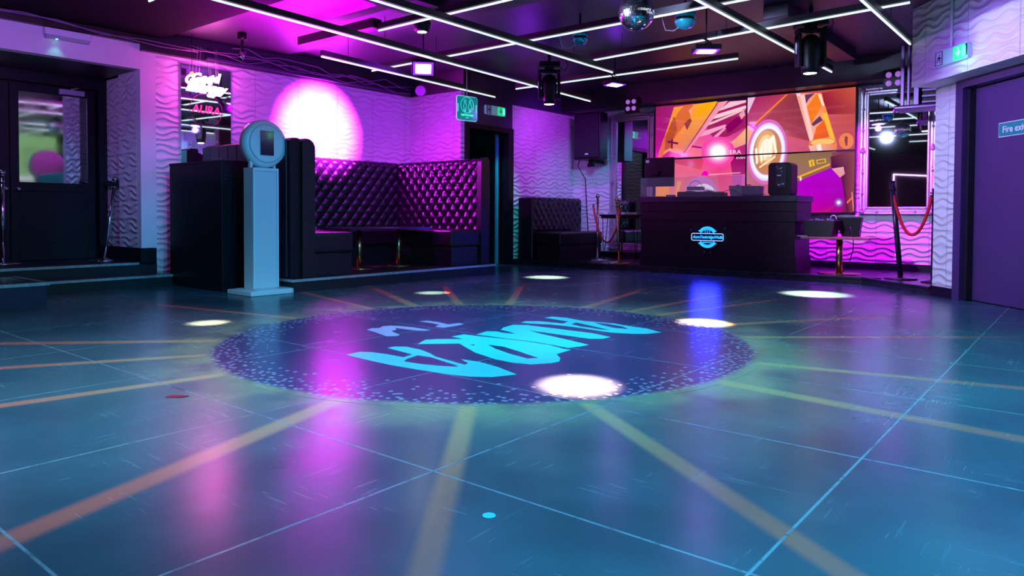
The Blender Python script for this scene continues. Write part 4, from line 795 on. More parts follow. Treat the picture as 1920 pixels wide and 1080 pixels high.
# main back (faces -Y), wings
tufted('backrest', L_(4.50, 7.98, 0), (1, 0, 0), (0, -1, 0), 2.72, .42, 1.40, LEATHER, s_, thick=.17)
tufted('backrest', L_(7.16, 6.36, 0), (0, 1, 0), (-1, 0, 0), 1.64, .42, 1.40, LEATHER, s_, thick=.15)
tufted('backrest', L_(4.44, 6.36, 0), (0, 1, 0), (1, 0, 0), 1.60, .42, 1.38, LEATHER, s_, thick=.12)
def arch_end(name, x0, x1, y0, y1, top, r, m, flip=False):
    # upright end slab, rounded at one top corner, profile in X-Z extruded in Y
    if not flip: prof = [(x0, 0), (x1, 0), (x1, top-r)]+[(x1-r+r*cos(a), top-r+r*sin(a)) for a in (.35, .7, 1.05, 1.4, pi/2)]+[(x0+.03, top), (x0, top-.03)]
    else: prof = [(x1, 0), (x0, 0), (x0, top-r)]+[(x0+r-r*cos(a), top-r+r*sin(a)) for a in (.35, .7, 1.05, 1.4, pi/2)]+[(x1-.03, top), (x1, top-.03)]
    return obj(name, MB().prism([prof], lambda u, v, w_: (u-5.8, y0-7.2+w_, v), y1-y0), m, s_, .012, 3)
arch_end('end_panel', 4.22, 4.34, 6.30, 8.0, 1.43, .03, BLACKWOOD)
arch_end('end_pad', 4.345, 4.50, 6.27, 6.36, 1.43, .10, LEATHER_P)
arch_end('end_pad', 7.10, 7.26, 6.29, 6.36, 1.42, .10, LEATHER_P, True)
obj('outer_back', MB().box(7.27-5.8, 7.34-5.8, 6.34-7.2, 7.95-7.2, 0, 1.40), LEATHER_P, s_, .02)
ch = MB()
for k in range(9): ch.box(4.20-5.8, 4.219-5.8, 6.34+.185*k-7.2, 6.34+.185*k+.178-7.2, 0.02, 1.41)
obj('channelled_back', ch, mat('blue_black_leather', (.014, .018, .035), .35), s_, .006)
obj('pad_seams', MB().box(*[v for v in (4.345-5.8, 4.50-5.8, 6.262-7.2, 6.268-7.2, .30, .305)]).box(4.345-5.8, 4.5-5.8, 6.262-7.2, 6.268-7.2, .60, .605).box(4.345-5.8, 4.5-5.8, 6.262-7.2, 6.268-7.2, .79, .795).box(4.345-5.8, 4.5-5.8, 6.262-7.2, 6.268-7.2, .98, .985).box(4.345-5.8, 4.5-5.8, 6.262-7.2, 6.268-7.2, 1.17, 1.175), LEATHER, s_)
def seat(x0, x1, y0, y1):
    obj('seat', MB().box(x0-5.8, x1-5.8, y0-7.2, y1-7.2, .245, .465), LEATHER_P, s_, .035, 4)
    obj('plinth', MB().box(x0+.02-5.8, x1-.02-5.8, y0+.02-7.2, y1-.0-7.2, 0, .244), LEATHER_P, s_, .004)
seat(4.51, 5.05, 6.33, 7.40); seat(4.51, 7.14, 7.402, 7.94); seat(6.56, 7.14, 6.31, 7.398)

# two pedestal tables joined in one long top line
def ped_table(name, label, x, y, z0, h, L, W, m_top, m_leg, rz=0, r=.03, group=None, br=.19):
    t = thing(name, label, 'table', (x, y, z0), rz, group)
    obj('tabletop', MB().box(-L/2, L/2, -W/2, W/2, h-.028, h), m_top, t, .006)
    obj('column', MB().cyl((0, 0, .02), (0, 0, h-.03), r, 20), m_leg, t)
    obj('base_plate', MB().lathe([(br, 0), (br, .008), (br*.9, .014), (.05, .02)], (0, 0, 0), 32), m_leg, t)
    return t
DKTOP = mat('dark_glossy_tabletop', (.03, .02, .05), .15)
ped_table('pedestal_table', 'dark topped table on a copper column, left of the pair in the sofa', 5.60, 6.93, ZP, .50, .74, .60, DKTOP, BRASS)
ped_table('pedestal_table', 'dark topped table on a copper column, right of the pair in the sofa', 6.27, 6.97, ZP, .50, .58, .60, DKTOP, BRASS)

# ------------------------------------------------------------------ small banquette by the screens
s2 = thing('small_banquette', 'small tufted black leather sofa against the rippled panels', 'sofa', (9.6, 6.8, .08))
o = tufted('backrest', (-.72, .10, 0), (1, 0, 0), (0, -1, 0), 1.50, .44, .98, LEATHER, s2, thick=.14, a=.14, b=.18, depth=.026)
obj('end_pad', MB().box(-.76, -.70, -.02, .26, 0, .97), LEATHER_P, s2, .02, 3)
obj('seat', MB().box(-.68, .52, -.50, .085, .23, .44), LEATHER_P, s2, .035, 4)
obj('plinth', MB().box(-.66, .50, -.48, .085, 0, .229), LEATHER_P, s2, .005)
obj('lower_back', MB().box(-.72, .78, .10, .24, 0, .44), LEATHER_P, s2, .005)

# ------------------------------------------------------------------ photo booth kiosk
t = thing('photo_booth_kiosk', 'pale ring shaped photo booth on a tall pedestal', 'photo booth', (3.965, 6.40, 0))
bp = [(-.245, -.21), (.20, -.21), (.235, -.19), (.245, -.15), (.245, .22), (-.245, .22)]
obj('base', MB().prism([bp], lambda u, v, w_: (u, v, w_), .045), WHITEPL, t, .008, 3)
obj('base_pad', MB().prism([rrect(-.18, .235, -.195, .20, .04)], lambda u, v, w_: (u, v, .0455+w_), .004), WHITEPL, t)
obj('pedestal', MB().box(-.135, .145, -.06, .10, .05, 1.235), WHITEPL, t, .004)
obj('front_panel', MB().box(-.110, .122, -.068, -.061, .06, 1.20), mat('pale_blue_panel', (.62, .68, .74), .4, var=.03), t, .002)
obj('pedestal_frame', MB().box(-.135, -.112, -.072, -.0605, .055, 1.235).box(.124, .145, -.072, -.0605, .055, 1.235).box(-.112, .124, -.072, -.0605, 1.202, 1.235), WHITEPL, t, .002)
hd = obj('ring_head', MB().lathe([(.19, -.045), (.225, -.035), (.237, 0), (.237, .05), (.20, .07)], (.03, 0, 1.475), 48, (0.0, 1, 0)), WHITEPL, t)
obj('inner_face', MB().lathe([(.182, -.052), (.180, -.046)], (.03, 0, 1.475), 48, (0.0, 1, 0)), WHITEPL, hd)
obj('ring_groove', MB().tube([(.03+.187*cos(2*pi*k/48), -.0455, 1.475+.187*sin(2*pi*k/48)) for k in range(48)], .003, 6, True), GREYPL, hd)
obj('screen', MB().box(-.045, .10, -.060, -.0525, 1.36, 1.60), mat('dark_tablet_glass', (.01, .005, .03), .08), hd, .002)
obj('head_bracket', MB().box(-.13, -.10, -.01, .03, 1.236, 1.30).box(.13, .15, -.01, .03, 1.236, 1.29), WHITEPL, t, .004)

# ------------------------------------------------------------------ reception podium
t = thing('podium', 'tall black wooden counter cabinet beside the photo booth', 'podium', (3.94, 7.33, 0))
obj('carcass', MB().box(-.18, .165, -.54, .54, 0, 1.30), BLACKWOOD, t, .004)
obj('top_board', MB().box(-.185, .17, -.545, .545, 1.301, 1.325), BLACKWOOD, t, .004)
obj('corner_post', MB().box(-.187, -.10, -.556, -.541, 0, 1.30), BLACKWOOD, t, .003)
obj('front_rail', MB().box(-.099, .165, -.556, -.541, 1.20, 1.30).box(-.099, .165, -.556, -.541, 0, .16), BLACKWOOD, t, .003)
mb = MB()
for z_ in (1.21, 1.17, 1.13): mb.sphere((-.14, -.557, z_), .006, 8, 5)
mb.sphere((-.18, -.53, 1.328), .012, 8, 5)
obj('screw_heads', mb, CHROME, t)

# ------------------------------------------------------------------ stanchions
def stanchion(label, x, y, z0, m, lean=(0, 0), h=.96, ball=True, br=.16, pr=.019, rz=0):
    t = thing('rope_stanchion', label, 'stanchion', (x, y, z0), rz)
    lx, ly = lean
    T = Vector((lx, ly, h))
    obj('post', MB().cyl((0, 0, .02), T, pr, 16), m, t)
    obj('base', MB().lathe([(br, 0), (br, .012), (br*.85, .02), (.05, .03), (.025, .04)], (0, 0, 0), 32), m, t)
    d = T.normalized()
    if ball:
        obj('ball_top', MB().sphere(T+d*.035, .034, 18, 10).cyl(T-d*.07, T-d*.05, .027, 16).cyl(T-d*.0, T+d*.01, .026, 16), m, t)
    else:
        obj('cap', MB().cyl(T, T+d*.012, pr*1.15, 16).cyl(T-d*.1, T-d*.06, pr*1.2, 16), m, t)
    return t
stanchion('silver rope post with ball top beside the small sofa', 9.42, 5.96, .08, CHROME)
stanchion('copper coloured leaning rope post with ball top by the wire table', 9.13, 5.40, .08, BRASS, lean=(.02, .06), h=.90)
def rope(label, p, q, sag, m=ROPE, r=.015):
    P, Q = Vector(p), Vector(q); pts = []
    for k in range(33):
        s = k/32; v = P.lerp(Q, s); v.z -= sag*(1-(2*s-1)**2)**.85 if 0 < s < 1 else 0; pts.append(v)
    t = thing('velvet_rope', label, 'rope', P)
    obj('cord', MB().tube([p_-P for p_ in pts], r, 8), m, t)
    obj('end_clip', MB().cyl(Vector((0, 0, .03)), Vector((0, 0, -.02)), .017, 10), CHROME, t)
    obj('end_clip', MB().cyl(Q-P+Vector((0, 0, .03)), Q-P+Vector((0, 0, -.02)), .017, 10), CHROME, t)
rope('drooping red rope between the silver and copper posts', (9.41, 6.03, .93), (9.17, 5.40, .90), .54)
stanchion('left entrance silver post cut by the image edge', 2.52, 8.98, .24, CHROME, h=.93, br=.19, pr=.022)
stanchion('silver post leaning against the rippled wall on the landing', 3.42, 8.72, .24, CHROME, lean=(.16, .10), h=.90, br=.15, pr=.016)
BLKPOST = mat('black_lacquered_post', (.015, .012, .03), .25)
stanchion('black leaning post with red rope at the right of the stage', 9.10, 1.72, .08, BLKPOST, lean=(-.02, .10), h=1.10, ball=False, br=.17, pr=.028)
rope('long red rope hanging from the black post to the right', (9.08, 1.81, 1.10), (8.84, 1.385, 1.02), .47, r=.017)
stanchion('second black post base half hidden by the white pier', 8.86, 1.36, .08, BLKPOST, h=1.0, ball=False, br=.12, pr=.026)

# ------------------------------------------------------------------ wire legged table
t = thing('wire_table', 'small dark table on thin black wire legs beside the booth', 'table', (9.64, 5.62, .08))
obj('tabletop', MB().box(-.30, .25, -.16, .26, .69, .715), PLASTIC, t, .004)
obj('table_rail', MB().box(-.28, .23, -.14, .24, .655, .6895), PLASTIC, t)
for sx in (-1, 1):
    for sy in (-1, 1):
        x_, y_ = (-.03+sx*.22), (.05+sy*.16)
        obj('leg', MB().cyl((x_-.04*sx, y_-.05*sy, .66), (x_, y_, 0), .006, 8).cyl((x_+.0*sx, y_+.02*sy, .66), (x_, y_, 0), .006, 8), PLASTIC, t)
tag(obj('menu_board', MB().box(9.45, 9.82, 5.50, 5.80, .7955, .83), GREYPL, bevel=.004), 'flat pale box lying on the wire legged table', 'box')

# ------------------------------------------------------------------ speaker on wall
t = thing('wall_speaker', 'large black loudspeaker mounted in the wall corner', 'speaker', (10.15, 6.50, 1.70))
q = [(-.20, .27), (-.20, -.24), (.06, -.22), (.22, .0), (.15, .28)]
obj('cabinet', MB().prism([q], lambda u, v, w_: (u, v, w_), .76), PLASTIC, t, .012)
obj('grille', MB().box(-.212, -.201, -.215, .245, .03, .73), mat('black_speaker_grille', (.006, .007, .012), .6, bp=.002, sc=40), t, .003)
obj('badge', MB().box(-.216, -.2125, -.02, .04, .07, .09), SIGNW, t)
obj('wall_bracket', MB().box(-.05, .3, -.02, .08, -.06, -.001).box(-.05, .0, -.02, .1, -.12, -.061), PLASTIC, t, .004)
obj('cable', MB().tube([(-.1, .17, .1), (-.12, .24, -.1), (0, .3, -.12), (.2, .3, -.3), (.3, .3, -1.2)], .008, 6), PLASTIC, t)

# ------------------------------------------------------------------ gilt mirrors on the screen wall
GILT = mat('silver_gilt_frame', (.55, .48, .55), .3, .55, var=.3, bp=.003, sc=12)
def gilt_mirror(label, y0, y1, z0, z1, fw_=.10):
    """y0 > y1 : left and right edge as seen"""
    yc = (y0+y1)/2; W = abs(y0-y1)/2; h = z1-z0
    t = thing('gilt_mirror', label, 'mirror', (10.5, yc, z0))
    obj('glass', MB().box(-.022, -.015, -W+fw_*.9, W-fw_*.9, fw_*.9, h-fw_*.9), MIRROR, t)
    obj('backing', MB().box(-.014, -.002, -W+.02, W-.02, .02, h-.02), BLACK, t)
    def ringbox(mb, o, i, x0, x1):
        mb.box(x0, x1, -W+o, -W+i, o, h-o); mb.box(x0, x1, W-i, W-o, o, h-o)
        mb.box(x0, x1, -W+i, W-i, o, i); mb.box(x0, x1, -W+i, W-i, h-i, h-o); return mb
    fr_ = ringbox(MB(), 0, fw_*.35, -.060, -.003); ringbox(fr_, fw_*.72, fw_, -.050, -.023)
    ringbox(fr_, fw_*.351, fw_*.719, -.036, -.010)
    f = obj('frame', fr_, GILT, t, .008, 3)
    orn = MB()
    for sy in (-1, 1):
        for k in range(7):
            z_ = h*(k/6.0); z_ = min(max(z_, .03), h-.03); r_ = .030 if k in (0, 3, 6) else .018
            orn.sphere((-.060, sy*(W-fw_*.35), z_), r_, 12, 7)
            orn.sphere((-.058, sy*(W-fw_*.35), z_+.045 if z_ < h-.1 else z_-.045), r_*.6, 10, 6)
    for k in range(1, 4):
        for zz in (fw_*.35, h-fw_*.35): orn.sphere((-.058, -W+2*W*k/4, zz), .018, 10, 6)
    obj('ornaments', orn, GILT, f)
    return t
gilt_mirror('tall ornate mirror left of the video screens', 6.38, 5.56, .20, 2.45, .12)
gilt_mirror('ornate mirror right of the video screens', 2.49, 1.60, .815, 2.49, .10)

# ------------------------------------------------------------------ video wall of four panels
pm, nt_, b_ = new_mat('screen_picture')
at = nt_.nodes.new('ShaderNodeVertexColor'); at.layer_name = 'picture'
nt_.links.new(at.outputs[0], b_.inputs['Emission Color']); b_.inputs['Emission Strength'].default_value = 1.0
b_.inputs['Base Color'].default_value = (.01, .01, .01, 1); b_.inputs['Roughness'].default_value = .06; b_.inputs['Specular IOR Level'].default_value = .5
def clip(poly, y0, y1, z0, z1):
    """poly: list of ((y, z), col); clip to y1<=y<=y0"""
    def cut(P, inside, inter):
        out = []
        for i in range(len(P)):
            a, b = P[i-1], P[i]
            ia, ib = inside(a[0]), inside(b[0])
            if ia != ib:
                t_ = inter(a[0], b[0]); out.append((tuple(a[0][k]+(b[0][k]-a[0][k])*t_ for k in (0, 1)), tuple(a[1][k]+(b[1][k]-a[1][k])*t_ for k in range(3))))
            if ib: out.append(b)
        return out
    for axis, lim, sg in ((0, y0, -1), (0, y1, 1), (1, z0, 1), (1, z1, -1)):
        if not poly: return poly
        poly = cut(poly, lambda p: (p[axis]-lim)*sg >= 0, lambda p, q: (lim-p[axis])/((q[axis]-p[axis]) or 1e-9))
    return poly
YL, YM, YR, ZB, ZM, ZTP = 5.53, 4.035, 2.54, .828, 1.680, 2.528
names = {(0, 1): 'top left video panel with orange beams and pink glow', (1, 1): 'top right video panel with barber pole and glowing badge',
         (0, 0): 'bottom left video panel mostly behind the disc jockey booth', (1, 0): 'bottom right video panel with purple cloth and yellow strip'}
TEXTS = [('ERA', 4.185, 1.722, .085, 1.0), ('EVEN', 4.06, 1.620, .035, 1.5)]
for i in (0, 1):
    for j in (1, 0):
        y0, y1 = (YL, YM) if i == 0 else (YM, YR); z0, z1 = (ZM, ZTP) if j else (ZB, ZM)
        yc = (y0+y1)/2
        t = thing('video_panel', names[(i, j)], 'screen', (10.42, yc, z0), 0, 'video wall panels')
        obj('housing', MB().box(.012, .078, y1-yc, y0-yc, 0, z1-z0), PLASTIC, t)
        bz = .009
        obj('bezel', MB().box(.0, .0115, y1-yc, y1-yc+bz, 0, z1-z0).box(.0, .0115, y0-yc-bz, y0-yc, 0, z1-z0).box(.0, .0115, y1-yc+bz, y0-yc-bz, 0, bz).box(.0, .0115, y1-yc+bz, y0-yc-bz, z1-z0-bz, z1-z0), PLASTIC, t)
        vs, fs_, cols = [], [], []
        for k, (pts, cc) in enumerate(PICTURE):
            P = [(p, cc[n_ % len(cc)] if len(cc) > 1 else cc[0]) for n_, p in enumerate(pts)]
            tris = geometry.tessellate_polygon([[Vector((p[0], p[1], 0)) for p in pts]])
            for tr in tris:
                Q = clip([P[a_] for a_ in tr], y0-bz, y1+bz, z0+bz, z1-bz)
                if len(Q) < 3: continue
                n0 = len(vs)
                # orient towards -X
                ar = sum(Q[m_-1][0][0]*Q[m_][0][1]-Q[m_][0][0]*Q[m_-1][0][1] for m_ in range(len(Q)))
                if ar > 0: Q = Q[::-1]
                for p, c in Q: vs.append((.011-.00008*k, p[0]-yc, p[1]-z0)); cols.append(c)
                fs_.append(tuple(range(n0, n0+len(Q))))
        me = bpy.data.meshes.new('picture'); me.from_pydata(vs, [], fs_)
        ca_ = me.color_attributes.new('picture', 'FLOAT_COLOR', 'POINT')
        for n_, c in enumerate(cols): ca_.data[n_].color = (*c, 1)
        me.materials.append(pm)
        o = bpy.data.objects.new('picture', me); COL.objects.link(o); o.parent = t
        if i == 0 and j == 1: text_mesh('screen_lettering', 'ERA', .085, emis('screen_white', (1, .8, .95), .9), t, (-.0005, 4.20-yc, 1.728-z0), (0, -1, 0), (0, 0, 1), .0004, sx=1.2)
        if i == 0 and j == 0: text_mesh('screen_lettering', 'EVEN', .045, emis('screen_white', (1, .8, .95), .9), t, (-.0005, 4.115-yc, 1.640-z0), (0, -1, 0), (0, 0, 1), .0004, sx=1.3)
tag(obj('display_rail', MB().box(10.40, 10.47, 2.52, 5.55, 2.5285, 2.5395), PLASTIC), 'thin black rail along the top of the video panels', 'rail')

# ------------------------------------------------------------------ disc jockey booth
BX, BY0, BY1, BZ = 9.10, 2.88, 5.06, .08
t = thing('dj_booth', 'long black wooden disc jockey booth with blue neon badge', 'booth', (9.10, 3.97, BZ))
def B_(mb): return mb
obj('front', MB().box(.02, .06, -1.07, 1.07, 0, .90), BLACKWOOD, t)
obj('side_panel', MB().box(.0605, .60, -1.07, -1.03, 0, .90), BLACKWOOD, t)
obj('side_panel', MB().box(.0605, .60, 1.03, 1.07, 0, .90), BLACKWOOD, t)
obj('worktop', MB().box(-.02, .64, -1.10, 1.10, .885, .965), mat('blue_black_top', (.012, .016, .035), .4), t, .008)
obj('upper_board', MB().box(.002, .0195, -1.075, 1.075, .635, .76).box(-.0, .0195, -1.075, 1.075, .763, .884), BLACKWOOD, t, .004)
obj('lower_board', MB().box(.002, .0195, -1.075, 1.075, 0, .205), BLACKWOOD, t, .004)
obj('side_boards', MB().box(.0, .60, -1.088, -1.071, .635, .76).box(.0, .60, -1.088, -1.071, .763, .884).box(.0, .60, -1.088, -1.071, 0, .205), BLACKWOOD, t, .004)
NB = emis('blue_neon', (.02, .42, 1.0), 1.5); NB2 = emis('pale_violet_neon', (.35, .45, 1.0), 1.6)
nsn = thing('neon_badge', 'round blue neon badge with script banner on the booth front', 'neon sign', (9.088, 4.03, .50))
obj('backing', MB().lathe([(.16, 0), (.16, .006)], (.012, 0, 0), 36, (-1, 0, 0)), mat('clear_dark_acrylic', (.01, .01, .05), .2), nsn)
fnB = plane_fn((0, 0, 0), (0, -1, 0), (0, 0, 1), .0)
def arc(r0, a0, a1, n=24): return [(r0*cos(radians(a0+(a1-a0)*k/n)), r0*sin(radians(a0+(a1-a0)*k/n))) for k in range(n+1)]
def sector(r0, r1, a0, a1): return arc(r1, a0, a1)+arc(r0, a1, a0)
mb = MB()
for a0, a1 in ((35, 145), (215, 325)):
    for fnp in (fnB,): mb.prism([sector(.112, .142, a0, a1)], fnp, .008)
obj('ring_band', mb, NB, nsn)
mb = MB()
for a0, a1 in ((22, 158), (202, 338)): mb.tube([fnB(u, v, .004) for u, v in arc(.104, a0, a1)], .004, 6)
for a0 in (35, 145, 215, 325):
    c_, s__ = cos(radians(a0)), sin(radians(a0)); mb.tube([fnB(c_*.112, s__*.112, .004), fnB(c_*.152, s__*.152, .004)], .005, 6)
obj('ring_line', mb, NB, nsn)
obj('banner', MB().tube([fnB(u, v, .006) for u, v in rrect(-.222, .222, -.045, .048, .02)], .0045, 6, True), NB2, nsn)
text_mesh('lettering', 'AuraTunbridgeWells', .052, NB, nsn, fnB(0, .0, .004), (0, -1, 0), (0, 0, 1), .002, .35, bold=.0015, sx=.95)
text_mesh('small_lettering', 'NIGHTCLUB', .022, NB, nsn, fnB(0, -.07, .004), (0, -1, 0), (0, 0, 1), .002, bold=.0008)
mb = MB()
for k in (-1, 0, 1):
    mb.tube([fnB(k*.03-.012, .095, .004), fnB(k*.03, .08, .004), fnB(k*.03+.012, .095, .004)], .003, 5); mb.tube([fnB(k*.03, .08, .004), fnB(k*.03, .052, .004)], .003, 5)
obj('crest', mb, NB, nsn)
light('AREA', 'neon_badge_glow', (9.05, 4.03, .50), (8.0, 4.03, .40), (.02, .02, 1), 9, .35, .3)
mb = MB()
for y_, z_ in ((-.24, .12), (.24, .09), (.045, -.20), (-.04, -.20)): mb.sphere((9.096, 4.03+y_, .50+z_), .008, 8, 5)
mb.v = [(a_-9.088, b_-4.03, c_-.50) for a_, b_, c_ in mb.v]
obj('fixing_screws', mb, GREYPL, nsn)
TOPZ = BZ+.965
# acrylic screen along the booth
ac, nta, ba = new_mat('clear_acrylic'); ba.inputs['Base Color'].default_value = (.85, .85, .95, 1); ba.inputs['Roughness'].default_value = .05
ba.inputs['Alpha'].default_value = .16; ba.inputs['IOR'].default_value = 1.3
t = thing('acrylic_screen', 'clear low acrylic screen standing along the booth top', 'screen guard', (9.16, 4.15, TOPZ))
obj('front_pane', MB().box(0, .006, -.55, .93, .001, .27), ac, t)
obj('side_pane', MB().box(.0065, .40, .924, .93, .001, .27), ac, t)
obj('feet', MB().box(-.02, .03, -.5, -.46, 0, .0009).box(-.02, .03, .8, .84, 0, .0009), PLASTIC, t)
# monitor seen from behind
t = thing('monitor', 'black computer monitor seen from behind on the booth', 'monitor', (9.40, 4.90, TOPZ), radians(6))
obj('panel', MB().box(-.015, .02, -.215, .235, .155, .57), PLASTIC, t, .006)
obj('back_bulge', MB().box(-.03, -.0155, -.15, .17, .17, .30), PLASTIC, t, .006)
obj('stand', MB().box(-.035, .0, .06, .095, .02, .30).box(-.06, .0, -.0, .09, .32, .38), PLASTIC, t, .003)
obj('stand_foot', MB().box(-.09, .12, -.10, .25, 0, .012), PLASTIC, t, .003)
obj('label_sticker', MB().box(-.0165, -.0155, .16, .21, .50, .54), SIGNW, t)
mb = MB()
for a in (-1, 1):
    for c in (-1, 1): mb.sphere((-.016, .05+a*.045, .38+c*.055), .005, 8, 5)
obj('screws', mb, CHROME, t)
# decks
t = thing('dj_controller', 'low black mixing controller on the booth', 'controller', (9.34, 4.28, TOPZ))
obj('body', MB().box(-.12, .16, -.22, .26, 0, .07), PLASTIC, t, .006)
mb = MB()
for k in range(8): mb.cyl((-.09+.06*(k % 4), -.18+.05*(k//4), .07), (-.09+.06*(k % 4), -.18+.05*(k//4), .09), .009, 8)
obj('knobs', mb, GREYPL, t)
obj('jog_wheel', MB().cyl((.02, .12, .07), (.02, .12, .082), .07, 24), PLASTIC, t)
t = thing('white_interface', 'small pale box on top of the mixing controller', 'box', (9.33, 4.33, TOPZ+.09))
obj('body', MB().box(-.06, .08, -.11, .09, 0, .05), GREYPL, t, .004)
obj('loop_cable', MB().tube([(0, .10*cos(a)-.01, .02+.11*sin(a)) for a in [pi*k/14 for k in range(15)]], .0035, 6), PLASTIC, t)
t = thing('turntable_box', 'small dark box beside the mixing controller', 'box', (9.34, 3.96, TOPZ))
obj('body', MB().box(-.08, .1, -.06, .09, 0, .055), PLASTIC, t, .004); obj('feet', MB().box(-.05, .05, -.03, .05, .0555, .065), GREYPL, t)
t = thing('laptop_case', 'grey blue case lying on the booth left of the speaker', 'case', (9.38, 3.63, TOPZ))
obj('body', MB().prism([[(-.19, 0), (.20, 0), (.225, .145), (-.20, .135)]], lambda u, v, w_: (w_-.03, -u*-1, v), .16), GREYPL, t, .008)
obj('handles', MB().box(0, .05, -.05, -.01, .1455, .155).box(0, .05, .10, .13, .14, .155), PLASTIC, t)
tag(obj('booth_cable', MB().tube([(9.2, 4.05, TOPZ+.008), (9.2, 3.95, TOPZ+.02), (9.19, 3.85, TOPZ+.06), (9.19, 3.78, TOPZ+.085), (9.19, 3.70, TOPZ+.07), (9.2, 3.62, TOPZ+.02), (9.2, 3.5, TOPZ+.008), (9.2, 3.3, TOPZ+.02)], .004, 6), PLASTIC), 'black cable arching in front of the grey case', 'cable')
tag(obj('booth_clutter', MB().box(9.2, 9.3, 4.60, 4.70, TOPZ, TOPZ+.03), mat('dull_violet_plastic', (.2, .1, .5), .5), bevel=.003), 'little violet gadget next to the monitor foot', 'gadget')
t = thing('booth_speaker', 'upright black active speaker on the booth right end', 'speaker', (9.34, 3.14, TOPZ))
obj('cabinet', MB().prism([rrect(-.145, .145, 0, .42, .05)], lambda u, v, w_: (w_-.10, -u, v), .24), PLASTIC, t, .012, 3)
obj('rear_panel', MB().box(-.108, -.1005, -.085, .045, .10, .40), mat('dark_rear_panel', (.01, .01, .02), .3), t, .003)
mb = MB(); mb.box(-.110, -.1085, -.01, .02, .13, .145).box(-.110, -.1085, -.055, -.03, .14, .155).box(-.110, -.1085, -.02, .03, .25, .262).tube([(-.11, .02, .34), (-.11, 0, .35), (-.11, -.02, .34), (-.11, -.03, .36)], .003, 5)
mb.box(-.110, -.1085, .03, .04, .36, .37).box(-.110, -.1085, -.03, -.02, .3, .31)
obj('labels_and_sockets', mb, SIGNW, t)
obj('handle_slot', MB().box(-.106, -.1005, -.05, .05, .405, .418), BLACK, t)

# ------------------------------------------------------------------ table with equipment right of the booth
tt = ped_table('pedestal_table', 'wooden edged table with brass column right of the booth', 9.42, 2.46, .08, .455, .50, .78, mat('light_wood_edge_top', (.35, .20, .12), .35), BRASS, 0, .038, br=.25)
t = thing('equipment_case', 'black equipment case lying on the right stage table', 'case', (9.42, 2.67, .535))
obj('body', MB().prism([[(-.185, 0), (.15, 0), (.185, .20), (-.185, .20)]], lambda u, v, w_: (w_-.12, -u, v), .26), mat('near_black_case', (.006, .007, .006), .5), t, .008)
mb = MB()
for k, y_ in enumerate((-.13, -.08, 0, .05, .12)): mb.box(-.05, .0, y_-.02, y_+.015, .2005, .215+.01*(k % 2))
obj('knobs', mb, GREYPL, t)
obj('loop_handle', MB().tube([(-.02, -.14+.035*cos(a), .215+.05*sin(a)) for a in [pi*k/10 for k in range(11)]], .006, 6), SIGNW, t)
t = thing('purple_box', 'dark box behind the equipment case on the right table', 'box', (9.60, 2.42, .535))
obj('body', MB().prism([[(-.05, 0), (.14, 0), (.17, .24), (-.17, .24)]], lambda u, v, w_: (w_-.03, -u, v), .10), PLASTIC, t, .005)
tag(obj('table_cable', MB().tube([(9.30, 2.37, .60), (9.25, 2.30, .66), (9.24, 2.26, .55), (9.25, 2.26, .4), (9.3, 2.32, .2), (9.3, 2.40, .10)], .006, 6), PLASTIC), 'thin black cable hanging off the right stage table', 'cable')
mb = MB().box(9.24, 9.30, 2.84, 2.90, .535, .55).box(9.24, 9.3, 2.70, 2.79, .535, .548)
tag(obj('table_gadget', MB().box(9.18, 9.205, 2.78, 2.90, .5355, .55), GREYPL), 'tiny pale gadget on the edge of the right stage table', 'gadget')
tag(obj('stage_mat', MB().lathe([(.10, 0), (.10, .01)], (9.0, 2.0, .081), 20), BLACK), 'small dark disc on the stage floor', 'disc')

# ------------------------------------------------------------------ line array bracket above the right mirror
t = thing('hanging_rig', 'black hanging metal rig with louvred speaker above the right mirror', 'speaker rig', (9.75, 1.78, 2.05))
VR = mat('violet_sheen_metal', (.25, .12, .35), .3, .5)
obj('rail', MB().box(-.02, .02, .06, .10, .06, H-2.05), VR, t, .006)
obj('rail', MB().box(-.02, .02, .0, .03, .06, H-2.05), VR, t, .006)
obj('rail', MB().box(-.02, .02, -.10, -.04, .06, H-2.05), VR, t, .006)
obj('base_plate', MB().box(-.20, .15, -.40, .14, .0, .055), VR, t, .02, 3)
obj('louvred_box', MB().box(.06, .12, -.32, -.04, .056, .60), PLASTIC, t)
mb = MB()
for k in range(7): mb.box(.02, .059, -.28, -.12, .09+k*.07, .12+k*.07)
obj('louvres', mb, VR, t, .006)
obj('end_knob', MB().sphere((0, .16, .02), .022, 12, 8), VR, t)

# ------------------------------------------------------------------ entrance doors
dm = BLACKWOOD
GLS = mat('dark_mirror_glass', (.55, .6, .6), .05, 1, var=0)
def entrance_door(label, x0, x1, glass=True, knob=None):
    t = thing('entrance_door', label, 'door', (x0, 9.30, .245))
    W = x1-x0; h = 1.98; st = .085
    mb = MB().box(0, st, 0, .04, 0, h).box(W-st, W, 0, .04, 0, h).box(st, W-st, 0, .04, h-.09, h).box(st, W-st, 0, .04, .78, .88).box(st, W-st, 0, .04, 0, .16)
    obj('door_frame', mb, dm, t, .003)
    obj('lower_panel', MB().box(st, W-st, .014, .03, .16, .78), dm, t)
    obj('beading', MB().box(st+.03, W-st-.03, .008, .0135, .19, .75), dm, t, .006)
    obj('glass_pane', MB().box(st, W-st, .012, .02, .88, h-.09), GLS, t)
    if knob is not None:
        k = obj('door_knob', MB().lathe([(.028, 0), (.026, .006), (.012, .012), (.011, .03), (.024, .04), (.027, .055), (.018, .066), (.004, .07)], (knob, 0, .80), 18, (0, -1, 0)), CHROME, t)
    return t
d1 = entrance_door('right black entrance door with window and closer', 2.69, 3.56, knob=.06)
